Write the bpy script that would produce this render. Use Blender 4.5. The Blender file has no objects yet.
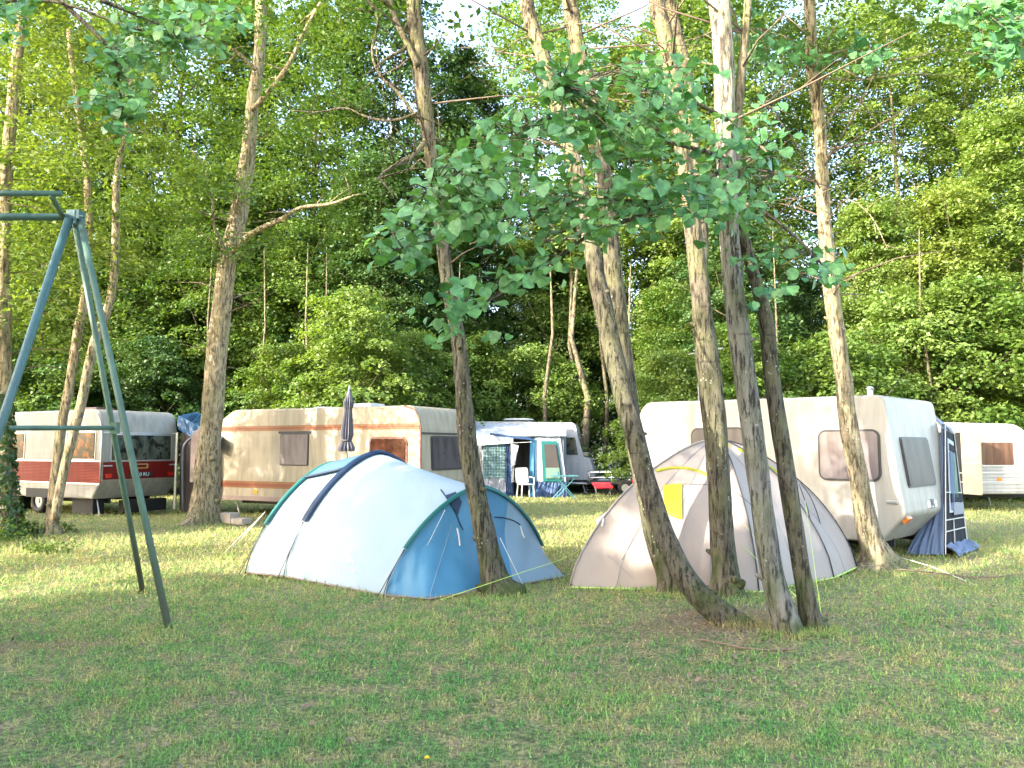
import bpy, math, random
import numpy as np
from mathutils import Vector, Matrix, Euler, noise
from mathutils.bvhtree import BVHTree
R = math.radians
rnd = random.Random(7)
scene = bpy.context.scene
COL = scene.collection

# ------------------------------------------------------------------ camera
F = 780.0
CAMZ = 1.6
PITCH = math.atan(64 / F)
cam_d = bpy.data.cameras.new('camera')
cam = bpy.data.objects.new('camera', cam_d)
COL.objects.link(cam)
cam_d.sensor_width = 36.0
cam_d.lens = 36.0 * F / 1024
cam_d.clip_start = 0.05
cam_d.clip_end = 2000
cam.location = (0, 0, CAMZ)
cam.rotation_euler = (math.pi / 2 + PITCH, 0, 0)
scene.camera = cam
CA, SA = math.cos(PITCH), math.sin(PITCH)

def ray(px, py):
    rx, ry = (px - 512) / F, (384 - py) / F
    return Vector((rx, CA - ry * SA, SA + ry * CA))

def P(px, py, Y):
    d = ray(px, py)
    return Vector((0, 0, CAMZ)) + d * (Y / d.y)

def G(px, py):
    d = ray(px, py)
    return Vector((0, 0, CAMZ)) + d * (-CAMZ / d.z)

# ------------------------------------------------------------------ world / sun
SUN_EL, SUN_AZ = R(24), math.atan2(-0.57, -0.82)
S = Vector((math.cos(SUN_AZ) * math.cos(SUN_EL), math.sin(SUN_AZ) * math.cos(SUN_EL), math.sin(SUN_EL)))
w = bpy.data.worlds.new('World')
scene.world = w
w.use_nodes = True
nt = w.node_tree
bg = nt.nodes['Background']
sky = nt.nodes.new('ShaderNodeTexSky')
sky.sky_type = 'NISHITA'
sky.sun_disc = False
sky.sun_elevation = SUN_EL
sky.sun_rotation = math.atan2(S.x, S.y)
sky.air_density = 1.0
sky.dust_density = 3.0
sky.ozone_density = .6
nt.links.new(sky.outputs[0], bg.inputs[0])
bg.inputs[1].default_value = 0.15
sl = bpy.data.lights.new('sun', 'SUN')
sl.energy = 2.0
sl.angle = R(0.55)
sl.color = (1.0, 0.93, 0.80)
so = bpy.data.objects.new('sun', sl)
so.rotation_euler = S.to_track_quat('Z', 'Y').to_euler()
so.location = (-20, -15, 20)
COL.objects.link(so)
vs = scene.view_settings
vs.view_transform = 'Standard'
vs.look = 'None'
vs.exposure = 3.25
vs.gamma = 1.0
vs.use_curve_mapping = False

# ------------------------------------------------------------------ materials
MATS = {}
def lin(c):
    return tuple(((x / 255) / 12.92 if x / 255 < .04045 else ((x / 255 + .055) / 1.055) ** 2.4) for x in c)

def newmat(name):
    m = bpy.data.materials.new(name)
    m.use_nodes = True
    n = m.node_tree
    return m, n, n.nodes['Principled BSDF']

def N(n, typ, **kw):
    x = n.nodes.new(typ)
    for k, v in kw.items():
        if k.startswith('i_'):
            x.inputs[k[2:].replace('_', ' ')].default_value = v
        else:
            setattr(x, k, v)
    return x

def ramp(n, fac, stops, interp='LINEAR'):
    r = n.nodes.new('ShaderNodeValToRGB')
    r.color_ramp.interpolation = interp
    e = r.color_ramp.elements
    while len(e) > 1: e.remove(e[-1])
    e[0].position, e[0].color = stops[0][0], (*stops[0][1], 1)
    for p, c in stops[1:]:
        q = e.new(p)
        q.color = (*c, 1)
    n.links.new(fac, r.inputs[0])
    return r.outputs[0]

def mixc(n, fac, a, b, mode='MIX'):
    m = n.nodes.new('ShaderNodeMix')
    m.data_type = 'RGBA'
    m.blend_type = mode
    for s, v in ((m.inputs[0], fac), (m.inputs[6], a), (m.inputs[7], b)):
        if hasattr(v, 'is_linked'): n.links.new(v, s)
        elif isinstance(v, (int, float)): s.default_value = v
        else: s.default_value = (*v, 1)
    return m.outputs[2]

def coords(n, scale=(1, 1, 1), kind='Object'):
    if kind == 'World':
        g = n.nodes.new('ShaderNodeNewGeometry'); o = g.outputs['Position']
    else:
        t = n.nodes.new('ShaderNodeTexCoord'); o = t.outputs[kind]
    mp = n.nodes.new('ShaderNodeMapping')
    mp.inputs['Scale'].default_value = scale
    n.links.new(o, mp.inputs[0])
    return mp.outputs[0]

def noise_t(n, vec, scale, detail=3, rough=.55):
    t = N(n, 'ShaderNodeTexNoise')
    t.inputs['Scale'].default_value = scale
    t.inputs['Detail'].default_value = detail
    t.inputs['Roughness'].default_value = rough
    n.links.new(vec, t.inputs['Vector'])
    return t.outputs['Fac']

def bump(n, b, h, strength=.3, dist=.02):
    x = N(n, 'ShaderNodeBump')
    x.inputs['Strength'].default_value = strength
    x.inputs['Distance'].default_value = dist
    n.links.new(h, x.inputs['Height'])
    n.links.new(x.outputs[0], b.inputs['Normal'])

def simple(name, col, rough=.5, metal=0, var=.12, scale=3, bmp=0, spec=.5):
    m, n, b = newmat(name)
    v = coords(n)
    f = noise_t(n, v, scale, 5)
    f2 = noise_t(n, v, scale * 9, 4)
    lo = tuple(c * (1 - var) for c in col)
    hi = tuple(min(1, c * (1 + var * .7)) for c in col)
    c1 = ramp(n, f, [(.3, lo), (.7, hi)])
    c2 = mixc(n, .35, c1, ramp(n, f2, [(.35, lo), (.65, hi)]))
    n.links.new(c2, b.inputs['Base Color'])
    b.inputs['Roughness'].default_value = rough
    b.inputs['Metallic'].default_value = metal
    b.inputs['Specular IOR Level'].default_value = spec
    if bmp: bump(n, b, f2, bmp, .01)
    MATS[name] = m
    return m

def leafmat(name, c1, c2, trans=.35, gloss=.5, sc=.9):
    m, n, b = newmat(name)
    v = coords(n, kind='World')
    f = noise_t(n, v, sc, 2)
    f2 = noise_t(n, v, 23, 2)
    a = mixc(n, ramp(n, f, [(.35, (0, 0, 0)), (.65, (1, 1, 1))]), c1, c2)
    k = ramp(n, f2, [(.3, (.62, .62, .62)), (.7, (1.35, 1.35, 1.25))])
    col = mixc(n, 1.0, a, k, 'MULTIPLY')
    n.links.new(col, b.inputs['Base Color'])
    b.inputs['Roughness'].default_value = gloss
    b.inputs['Specular IOR Level'].default_value = .35
    t = N(n, 'ShaderNodeBsdfTranslucent')
    tc = mixc(n, 1.0, col, (1.3, 1.35, .45), 'MULTIPLY')
    n.links.new(tc, t.inputs[0])
    mx = N(n, 'ShaderNodeMixShader')
    mx.inputs[0].default_value = trans
    n.links.new(b.outputs[0], mx.inputs[1])
    n.links.new(t.outputs[0], mx.inputs[2])
    n.links.new(mx.outputs[0], n.nodes['Material Output'].inputs[0])
    MATS[name] = m
    return m

def barkmat(name, base, dark, lichen, moss=.5, zscale=.35, upper=(1.3, 1.25, 1.15)):
    m, n, b = newmat(name)
    v = coords(n, (1, 1, zscale))
    f = noise_t(n, v, 14, 8, .72)
    c = ramp(n, f, [(.36, dark), (.5, base), (.66, tuple(min(1, x * 1.45) for x in base))])
    v2 = coords(n, (1, 1, 1))
    f3 = noise_t(n, v2, 2.1, 3)
    c = mixc(n, ramp(n, f3, [(.42, (0, 0, 0)), (.62, (.75, .75, .75))]), c, mixc(n, .5, c, (.16, .17, .07)))
    fi = noise_t(n, coords(n, (1, 1, .16)), 30, 5, .7)
    c = mixc(n, ramp(n, fi, [(.41, (.9, .9, .9)), (.49, (0, 0, 0))]), c, tuple(x * .55 for x in dark))
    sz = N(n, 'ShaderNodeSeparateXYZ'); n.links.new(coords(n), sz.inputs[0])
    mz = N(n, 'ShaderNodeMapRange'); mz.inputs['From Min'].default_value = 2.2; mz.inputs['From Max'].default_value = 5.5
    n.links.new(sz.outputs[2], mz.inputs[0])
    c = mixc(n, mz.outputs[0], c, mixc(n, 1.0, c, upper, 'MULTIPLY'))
    # horizontal scars
    v3 = coords(n, (1.2, 1.2, 9))
    f4 = noise_t(n, v3, 1.6, 2)
    c = mixc(n, ramp(n, f4, [(.70, (0, 0, 0)), (.74, (.45, .45, .45))]), c, dark)
    # lichen spots
    vo = N(n, 'ShaderNodeTexVoronoi'); vo.inputs['Scale'].default_value = 24
    vv = mixc(n, .12, v2, N(n, 'ShaderNodeTexNoise').outputs['Color'])
    n.links.new(vv, vo.inputs['Vector'])
    sp = ramp(n, vo.outputs['Distance'], [(.16, (1, 1, 1)), (.24, (0, 0, 0))])
    gate = ramp(n, noise_t(n, v2, 3.3, 2), [(.54, (0, 0, 0)), (.62, (.6, .6, .6))])
    c = mixc(n, mixc(n, 1.0, sp, gate, 'MULTIPLY'), c, lichen)
    # moss towards the foot
    sx = N(n, 'ShaderNodeSeparateXYZ'); n.links.new(coords(n), sx.inputs[0])
    mr = N(n, 'ShaderNodeMapRange')
    mr.inputs['From Min'].default_value = .75; mr.inputs['From Max'].default_value = .0
    n.links.new(sx.outputs[2], mr.inputs[0])
    mm = N(n, 'ShaderNodeMath', operation='MULTIPLY')
    n.links.new(mr.outputs[0], mm.inputs[0])
    n.links.new(ramp(n, noise_t(n, v2, 5, 3), [(.4, (0, 0, 0)), (.6, (1, 1, 1))]), mm.inputs[1])
    mm2 = N(n, 'ShaderNodeMath', operation='MULTIPLY'); mm2.inputs[1].default_value = moss
    n.links.new(mm.outputs[0], mm2.inputs[0])
    c = mixc(n, mm2.outputs[0], c, (.05, .075, .015))
    n.links.new(c, b.inputs['Base Color'])
    b.inputs['Roughness'].default_value = .85
    b.inputs['Specular IOR Level'].default_value = .2
    bump(n, b, f, 1.0, .05)
    MATS[name] = m
    return m

def fabricmat(name, col, col2=None, trans=.12, rough=.55, wr=.25):
    m, n, b = newmat(name)
    v = coords(n, kind='World')
    f = noise_t(n, v, 1.1, 2)
    c = ramp(n, f, [(.35, col), (.7, col2 or tuple(x * .93 for x in col))])
    n.links.new(c, b.inputs['Base Color'])
    b.inputs['Roughness'].default_value = rough
    b.inputs['Specular IOR Level'].default_value = .35
    v2 = coords(n, (1, 1, .45), kind='World')
    h = noise_t(n, v2, 3.2, 3, .45)
    bump(n, b, h, wr, .06)
    if trans:
        t = N(n, 'ShaderNodeBsdfTranslucent'); n.links.new(c, t.inputs[0])
        mx = N(n, 'ShaderNodeMixShader'); mx.inputs[0].default_value = trans
        n.links.new(b.outputs[0], mx.inputs[1]); n.links.new(t.outputs[0], mx.inputs[2])
        n.links.new(mx.outputs[0], n.nodes['Material Output'].inputs[0])
    MATS[name] = m
    return m

def ribmat(name, col, freq, axis='Z', strength=.4, rough=.35, dirt=.1):
    """painted sheet metal with pressed horizontal ribs"""
    m, n, b = newmat(name)
    v = coords(n)
    sx = N(n, 'ShaderNodeSeparateXYZ'); n.links.new(v, sx.inputs[0])
    mu = N(n, 'ShaderNodeMath', operation='MULTIPLY'); mu.inputs[1].default_value = freq * 2 * math.pi
    n.links.new(sx.outputs[axis], mu.inputs[0])
    si = N(n, 'ShaderNodeMath', operation='SINE'); n.links.new(mu.outputs[0], si.inputs[0])
    pw = N(n, 'ShaderNodeMath', operation='POWER'); pw.inputs[1].default_value = 6
    n.links.new(si.outputs[0], pw.inputs[0])
    bump(n, b, pw.outputs[0], strength, .008)
    st = noise_t(n, coords(n, (3, 3, .5)), 2.5, 5)
    c = ramp(n, st, [(.3, tuple(x * (1 - dirt * 1.8) for x in col)), (.62, col)])
    b.inputs['Specular IOR Level'].default_value = .18
    n.links.new(c, b.inputs['Base Color'])
    b.inputs['Roughness'].default_value = rough
    MATS[name] = m
    return m

def curtainmat(name, dark, c1, c2, stripes=14, rough=.12, thr=.5, axis='X', spec=.35):
    """acrylic pane with drawn curtains behind it"""
    m, n, b = newmat(name)
    v = coords(n)
    sx = N(n, 'ShaderNodeSeparateXYZ'); n.links.new(v, sx.inputs[0])
    f = noise_t(n, coords(n, (stripes, stripes, 1.2)), 1.0, 3)
    f2 = noise_t(n, v, 5, 3)
    c = ramp(n, f, [(.35, c1), (.6, c2)])
    c = mixc(n, ramp(n, f2, [(thr - .06, (1, 1, 1)), (thr + .06, (0, 0, 0))]), c, dark)
    n.links.new(c, b.inputs['Base Color'])
    b.inputs['Roughness'].default_value = rough
    b.inputs['Specular IOR Level'].default_value = spec
    MATS[name] = m
    return m

leafmat('leaf_yellow', (.105, .165, .03), (.16, .205, .045), .42)
leafmat('leaf_mid', (.055, .115, .018), (.11, .165, .03), .36)
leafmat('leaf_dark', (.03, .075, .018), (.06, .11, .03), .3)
leafmat('leaf_light', (.10, .17, .035), (.15, .21, .05), .4)
leafmat('leaf_lime', (.06, .19, .08), (.13, .27, .10), .3, .4)
leafmat('leaf_ivy', (.025, .065, .015), (.05, .1, .02), .2, .3)
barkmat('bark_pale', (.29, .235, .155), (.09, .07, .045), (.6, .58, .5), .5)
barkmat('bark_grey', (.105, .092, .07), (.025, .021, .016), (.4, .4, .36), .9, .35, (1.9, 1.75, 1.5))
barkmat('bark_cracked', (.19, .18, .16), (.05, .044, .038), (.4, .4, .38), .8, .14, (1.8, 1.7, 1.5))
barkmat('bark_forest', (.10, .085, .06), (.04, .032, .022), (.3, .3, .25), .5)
fabricmat('tent_white', (.28, .36, .41), (.25, .335, .395), .10, .55, .6)
fabricmat('tent_roofpatch', (.08, .15, .22), (.06, .12, .19), .1, .4, .2)
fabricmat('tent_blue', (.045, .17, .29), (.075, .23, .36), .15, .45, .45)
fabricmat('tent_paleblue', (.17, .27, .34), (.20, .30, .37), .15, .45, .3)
fabricmat('sleeve_navy', (.006, .02, .055), None, 0, .5, .1)
fabricmat('sleeve_teal', (.008, .11, .10), None, 0, .5, .1)
fabricmat('tent_beige', (.35, .29, .25), (.31, .265, .235), .12, .6, .9)
fabricmat('tent_yellow', (.36, .35, .03), None, .2, .5, .2)
fabricmat('awning_white', (.44, .48, .53), (.40, .44, .51), .15, .5, .3)
fabricmat('awning_blue', (.025, .06, .14), (.02, .045, .11), .05, .55, .5)
fabricmat('awning_greyblue', (.10, .14, .22), (.075, .11, .18), .05, .6, .6)
fabricmat('awning_black', (.005, .007, .012), None, 0, .9, .3)
fabricmat('awning_grey', (.2, .21, .24), None, .05, .6, .3)
fabricmat('awning_taupe', (.06, .05, .045), (.045, .038, .035), 0, .5, .4)
fabricmat('tarp_blue', (.012, .05, .11), (.02, .075, .15), .1, .4, .6)
fabricmat('parasol_grey', (.11, .11, .13), (.08, .08, .10), 0, .7, .6)
fabricmat('mesh_green', (.09, .17, .13), (.15, .23, .18), .1, .5, .3)
fabricmat('laundry', (.6, .6, .6), None, .1, .8, .6)
simple('paint_green', (.05, .105, .075), .45, 0, .3, 7, .15)
def paintmat(name, col):
    m, n, b = newmat(name)
    v = coords(n, (1, 1, .6))
    f = noise_t(n, v, 6, 6, .7)
    f2 = noise_t(n, v, 38, 5, .7)
    c = ramp(n, f, [(.3, tuple(x * .75 for x in col)), (.7, tuple(x * 1.35 for x in col))])
    c = mixc(n, ramp(n, f2, [(.60, (0, 0, 0)), (.66, (.8, .8, .8))]), c, (.11, .06, .035))
    sx = N(n, 'ShaderNodeSeparateXYZ'); n.links.new(coords(n), sx.inputs[0])
    mr = N(n, 'ShaderNodeMapRange'); mr.inputs['From Min'].default_value = 1.2; mr.inputs['From Max'].default_value = 0; mr.inputs['To Max'].default_value = .65
    n.links.new(sx.outputs[2], mr.inputs[0])
    c = mixc(n, mr.outputs[0], c, (.10, .075, .055))
    n.links.new(c, b.inputs['Base Color']); b.inputs['Roughness'].default_value = .55
    bump(n, b, f2, .3, .005)
    MATS[name] = m
paintmat('paint_green', (.06, .12, .085))
simple('paint_bluegreen', (.055, .125, .125), .45, 0, .25, 7, .15)
simple('galv', (.4, .41, .41), .4, .7)
simple('alu', (.55, .55, .56), .35, .6)
simple('rubber', (.006, .006, .006), .7)
simple('doorway_shade', (.012, .012, .012), .8)
simple('white_plastic', (.52, .52, .50), .4)
simple('concrete', (.36, .31, .26), .9, 0, .25, 6, .4)
simple('orange_lens', (.75, .20, .02), .2)
simple('red_lens', (.55, .02, .01), .2)
simple('red_plastic', (.60, .02, .035), .4)
simple('cord_white', (.6, .6, .55), .6)
simple('cord_yellow', (.45, .62, .12), .6)
simple('cord_dark', (.03, .03, .04), .6)
simple('trim_black', (.02, .02, .022), .5)
simple('trim_wood', (.12, .05, .03), .5)
simple('wood_dead', (.17, .12, .08), .9, 0, .3, 20)
simple('litter', (.20, .14, .09), .9, 0, .6, 30)
simple('table_teal', (.09, .26, .29), .4)
simple('flower_yellow', (.85, .6, .02), .5)
simple('plate_black', (.02, .02, .022), .4)
simple('plate_white', (.68, .68, .64), .4)
simple('crest_gold', (.42, .33, .10), .4)
simple('stripe_brown', (.19, .08, .03), .4, 0, .15)
simple('stripe_red', (.16, .035, .015), .4, 0, .15)
simple('skirt_pink', (.22, .16, .145), .5, 0, .2)
ribmat('body_cream', (.32, .28, .21), 2.0, 'Z', .15, .4, .16)
ribmat('body_white', (.42, .42, .42), 3.0, 'Z', .15, .4, .12)
ribmat('body_offwhite', (.34, .32, .28), 1.5, 'Z', .12, .4, .14)
ribmat('body_ribbed', (.35, .34, .31), 5.5, 'Z', .9, .3, .12)
ribmat('body_red', (.20, .024, .005), 14, 'Z', .6, .55, .12)
ribmat('body_redend', (.16, .012, .010), 14, 'Z', .3, .3, .12)
curtainmat('pane_floral', (.012, .01, .008), (.16, .022, .006), (.28, .085, .015), 10, .2, .56)
curtainmat('pane_dark', (.012, .015, .013), (.03, .04, .03), (.10, .11, .08), 3, .06, .45)
curtainmat('pane_brown', (.015, .006, .004), (.035, .012, .008), (.06, .022, .013), 9, .12, .3)
curtainmat('pane_mauve', (.11, .09, .092), (.11, .09, .092), (.17, .145, .145), 5, .25, .2)
curtainmat('pane_grey', (.055, .05, .052), (.05, .045, .047), (.09, .08, .08), 3, .3, .25)
curtainmat('pane_dim', (.035, .032, .034), (.04, .036, .038), (.075, .065, .068), 3, .35, .3, 'X', .06)
curtainmat('pane_orange', (.04, .02, .013), (.075, .036, .024), (.13, .075, .05), 9, .15, .25)

def grassmat(name, blade):
    m, n, b = newmat(name)
    v = coords(n, kind='World')
    big = noise_t(n, v, .55, 4, .6)
    mid = noise_t(n, v, 4.2, 6, .68)
    fine = noise_t(n, v, 60 if blade else 35, 2)
    g1, g2 = ((.12, .30, .085), (.19, .34, .095)) if blade else ((.085, .145, .045), (.125, .17, .065))
    c = mixc(n, ramp(n, big, [(.38, (0, 0, 0)), (.62, (1, 1, 1))]), g1, g2)
    straw = (.42, .35, .16) if blade else (.28, .22, .12)
    c = mixc(n, ramp(n, mid, [(.44, (0, 0, 0)), (.62, (.85, .85, .85))]), c, straw)
    # more straw colour in the grass further back between the caravans
    sx = N(n, 'ShaderNodeSeparateXYZ'); n.links.new(v, sx.inputs[0])
    mr = N(n, 'ShaderNodeMapRange')
    mr.inputs['From Min'].default_value = 6.5; mr.inputs['From Max'].default_value = 11
    n.links.new(sx.outputs[1], mr.inputs[0])
    mm = N(n, 'ShaderNodeMath', operation='MULTIPLY'); mm.inputs[1].default_value = .38
    n.links.new(mr.outputs[0], mm.inputs[0])
    c = mixc(n, mm.outputs[0], c, straw)
    # worn earth under the clump of trees and on the path at the left
    for (x0, y0, rx, ry, k) in ((2.0, 7.2, 2.0, 1.5, .85), (-3.9, 6.5, 1.6, .5, .6), (-1.9, 5.1, .7, .35, .4), (1.1, 5.6, 1.2, .7, .45)):
        mp = N(n, 'ShaderNodeMapping', vector_type='POINT')
        mp.inputs['Location'].default_value = (-x0 / rx, -y0 / ry, 0)
        mp.inputs['Scale'].default_value = (1 / rx, 1 / ry, 0)
        n.links.new(v, mp.inputs[0])
        ln = N(n, 'ShaderNodeVectorMath', operation='LENGTH'); n.links.new(mp.outputs[0], ln.inputs[0])
        ad = N(n, 'ShaderNodeMath', operation='ADD'); n.links.new(ln.outputs['Value'], ad.inputs[0])
        n.links.new(noise_t(n, v, 3.5, 4, .65), ad.inputs[1])
        mk = ramp(n, ad.outputs[0], [(.75, (k, k, k)), (1.35, (0, 0, 0))])
        c = mixc(n, mk, c, (.21, .155, .10) if not blade else (.30, .25, .13))
    if not blade:
        # under the wood the floor is bare leaf mould
        mw = N(n, 'ShaderNodeMapRange')
        mw.inputs['From Min'].default_value = 26.5; mw.inputs['From Max'].default_value = 29
        n.links.new(sx.outputs[1], mw.inputs[0])
        c = mixc(n, mw.outputs[0], c, (.05, .04, .025))
    k = ramp(n, fine, [(.32, (.42, .45, .42)), (.5, (1, 1, 1)), (.68, (1.75, 1.7, 1.45))])
    c = mixc(n, 1.0, c, k, 'MULTIPLY')
    n.links.new(c, b.inputs['Base Color'])
    b.inputs['Roughness'].default_value = .7
    b.inputs['Specular IOR Level'].default_value = .2
    if blade:
        t = N(n, 'ShaderNodeBsdfTranslucent'); n.links.new(c, t.inputs[0])
        mx = N(n, 'ShaderNodeMixShader'); mx.inputs[0].default_value = .4
        n.links.new(b.outputs[0], mx.inputs[1]); n.links.new(t.outputs[0], mx.inputs[2])
        n.links.new(mx.outputs[0], n.nodes['Material Output'].inputs[0])
    else:
        bump(n, b, noise_t(n, v, 22, 5, .7), 1.0, .05)
    MATS[name] = m
grassmat('grass_ground', False)
grassmat('grass_blade', True)

# ------------------------------------------------------------------ object helpers
def tag(o, label=None, cat=None, group=None, kind=None):
    if label: o['label'] = label
    if cat: o['category'] = cat
    if group: o['group'] = group
    if kind: o['kind'] = kind
    return o

def empty(name, loc, rz=0, label=None, cat=None, group=None):
    o = bpy.data.objects.new(name, None)
    o.location = loc
    o.rotation_euler = (0, 0, rz)
    o.empty_display_size = .2
    COL.objects.link(o)
    return tag(o, label, cat, group)

class MB:
    def __init__(s): s.v = []; s.f = []; s.mi = []
    def add(s, verts, faces, mi=0):
        k = len(s.v)
        s.v += [tuple(p) for p in verts]
        s.f += [tuple(i + k for i in q) for q in faces]
        s.mi += [mi] * len(faces)
    def box(s, c, d, rot=None, mi=0):
        vs_ = []
        for x in (-.5, .5):
            for y in (-.5, .5):
                for z in (-.5, .5):
                    p = Vector((x * d[0], y * d[1], z * d[2]))
                    if rot: p = rot @ p
                    vs_.append(p + Vector(c))
        s.add(vs_, [(0, 1, 3, 2), (4, 6, 7, 5), (0, 4, 5, 1), (2, 3, 7, 6), (0, 2, 6, 4), (1, 5, 7, 3)], mi)
    def tube(s, pts, rad, n=8, cap=True, mi=0, wob=0, seed=0, foot=0):
        pts = [Vector(p) for p in pts]
        if isinstance(rad, (int, float)): rad = [rad] * len(pts)
        vs_, fs = [], []
        up = None
        for i, p in enumerate(pts):
            t = (pts[min(i + 1, len(pts) - 1)] - pts[max(i - 1, 0)]).normalized()
            if up is None:
                up = t.cross(Vector((0, 1, 0) if abs(t.y) < .9 else (1, 0, 0))).normalized()
            up = (up - t * up.dot(t)).normalized()
            b_ = t.cross(up)
            for k in range(n):
                a = 2 * math.pi * k / n
                r = rad[i]
                if wob:
                    q = Vector((math.cos(a) * 1.2 + seed * 7.3, math.sin(a) * 1.2, p.z * 1.1))
                    r *= 1 + wob * noise.noise(q) + wob * .5 * noise.noise(q * 3.1)
                if foot:
                    h_ = max(0, p.z - pts[1].z)
                    r *= 1 + foot * math.exp(-h_ / .13) * (math.cos(3 * a + seed) + .6 * math.cos(5 * a + seed * 2.3)) + .09 * noise.noise(Vector((math.cos(a) * 3.5 + seed * 3, math.sin(a) * 3.5, p.z * 3.3)))
                vs_.append(p + (up * math.cos(a) + b_ * math.sin(a)) * r)
        for i in range(len(pts) - 1):
            for k in range(n):
                fs.append((i * n + k, i * n + (k + 1) % n, (i + 1) * n + (k + 1) % n, (i + 1) * n + k))
        if cap:
            fs.append(tuple(range(n))[::-1])
            fs.append(tuple((len(pts) - 1) * n + k for k in range(n)))
        s.add(vs_, fs, mi)
    def prism(s, pts2, o, u, v, nrm, t, mi=0, back=0.0):
        """polygon pts2 in the plane (o,u,v), from -back to t along nrm"""
        o, u, v, nrm = Vector(o), Vector(u), Vector(v), Vector(nrm)
        n = len(pts2)
        a = [o + u * x + v * y - nrm * back for x, y in pts2]
        b_ = [o + u * x + v * y + nrm * t for x, y in pts2]
        fs = [tuple(range(n))[::-1], tuple(range(n, 2 * n))]
        for i in range(n):
            j = (i + 1) % n
            fs.append((i, j, n + j, n + i))
        s.add(a + b_, fs, mi)
    def build(s, name, mat, parent=None, smooth=False, loc=None, bevel=0, sharp=None):
        me = bpy.data.meshes.new(name)
        me.from_pydata(s.v, [], s.f)
        mats = mat if isinstance(mat, (list, tuple)) else [mat]
        for m in mats: me.materials.append(MATS[m])
        if len(mats) > 1: me.polygons.foreach_set('material_index', s.mi)
        if smooth: me.polygons.foreach_set('use_smooth', [True] * len(me.polygons))
        me.update()
        o = bpy.data.objects.new(name, me)
        COL.objects.link(o)
        if parent: o.parent = parent
        if loc: o.location = loc
        if bevel:
            b_ = o.modifiers.new('bevel', 'BEVEL'); b_.width = bevel; b_.segments = 3
            b_.limit_method = 'ANGLE'; b_.angle_limit = R(40)
            if sharp is not None: b_.harden_normals = False
        return o

def rrect(w_, h_, r, n=5, cx=0, cy=0):
    out = []
    for (sx, sy, a0) in ((1, -1, -90), (1, 1, 0), (-1, 1, 90), (-1, -1, 180)):
        for i in range(n + 1):
            a = R(a0 + 90 * i / n)
            out.append((cx + sx * (w_ / 2 - r) + r * math.cos(a), cy + sy * (h_ / 2 - r) + r * math.sin(a)))
    return out

def round_poly(pts, rads, n=7):
    out = []
    m = len(pts)
    for i, (p, r) in enumerate(zip(pts, rads)):
        p = Vector(p); a = Vector(pts[i - 1]); c = Vector(pts[(i + 1) % m])
        if r <= 0: out.append(tuple(p)); continue
        d1 = (a - p).normalized(); d2 = (c - p).normalized()
        ang = d1.angle(d2); t = min(r / math.tan(ang / 2), .48 * (a - p).length, .48 * (c - p).length)
        p1, p2 = p + d1 * t, p + d2 * t
        for k in range(n + 1):
            s = k / n
            q = p1 * (1 - s) ** 2 + p * 2 * s * (1 - s) + p2 * s * s
            out.append(tuple(q))
    return out

def catmull(pts, sub=5):
    """pts: tuples of floats, smooth interpolation"""
    out = []
    n = len(pts)
    for i in range(n - 1):
        p0, p1, p2, p3 = pts[max(i - 1, 0)], pts[i], pts[i + 1], pts[min(i + 2, n - 1)]
        for k in range(sub):
            t = k / sub
            out.append(tuple(.5 * (2 * b + (c - a) * t + (2 * a - 5 * b + 4 * c - d) * t * t + (3 * b - a - 3 * c + d) * t ** 3)
                             for a, b, c, d in zip(p0, p1, p2, p3)))
    out.append(pts[-1])
    return out

def copy_tree(o, parent=None):
    c = o.copy(); COL.objects.link(c)
    c.parent = parent
    for ch in list(o.children): copy_tree(ch, c)
    return c

def gz(x, y):
    z = .018 * math.sin(x * .9 + .4) * math.sin(y * .7) + .01 * math.sin(2.3 * x + 1.3 * y)
    z += .07 * math.exp(-((x - 2.4) ** 2 + (y - 7.2) ** 2) / 1.6) - .01
    return z

def text_mesh(name, txt, size, mat, parent, o, u, v, nrm, extr=.002, off=.004):
    cu = bpy.data.curves.new(name, 'FONT')
    cu.body = txt; cu.size = size; cu.extrude = extr; cu.align_x = 'CENTER'; cu.align_y = 'CENTER'
    tmp = bpy.data.objects.new(name, cu); COL.objects.link(tmp)
    dg = bpy.context.evaluated_depsgraph_get()
    me = bpy.data.meshes.new_from_object(tmp.evaluated_get(dg))
    bpy.data.objects.remove(tmp)
    u, v, nrm = Vector(u).normalized(), Vector(v).normalized(), Vector(nrm).normalized()
    M = Matrix(((u.x, v.x, nrm.x, 0), (u.y, v.y, nrm.y, 0), (u.z, v.z, nrm.z, 0), (0, 0, 0, 1)))
    M.translation = Vector(o) + nrm * off
    me.transform(M)
    me.materials.clear(); me.materials.append(MATS[mat])
    ob = bpy.data.objects.new(name, me); COL.objects.link(ob)
    if parent: ob.parent = parent
    return ob
# ------------------------------------------------------------------ ground
def build_ground():
    xs = sorted(set(np.concatenate([np.linspace(-12, 14, 105), np.linspace(-400, -12, 20), np.linspace(14, 400, 20)]).tolist()))
    ys = sorted(set(np.concatenate([np.linspace(-2, 16, 73), np.linspace(-300, -2, 12), np.linspace(16, 60, 30), np.linspace(60, 900, 12)]).tolist()))
    v = [(x, y, gz(x, y) if abs(x) < 40 and -10 < y < 60 else 0) for y in ys for x in xs]
    nx = len(xs)
    f = [(j * nx + i, j * nx + i + 1, (j + 1) * nx + i + 1, (j + 1) * nx + i) for j in range(len(ys) - 1) for i in range(nx - 1)]
    m = MB(); m.add(v, f)
    o = m.build('ground', 'grass_ground', smooth=True)
    tag(o, kind='structure')
build_ground()

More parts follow.
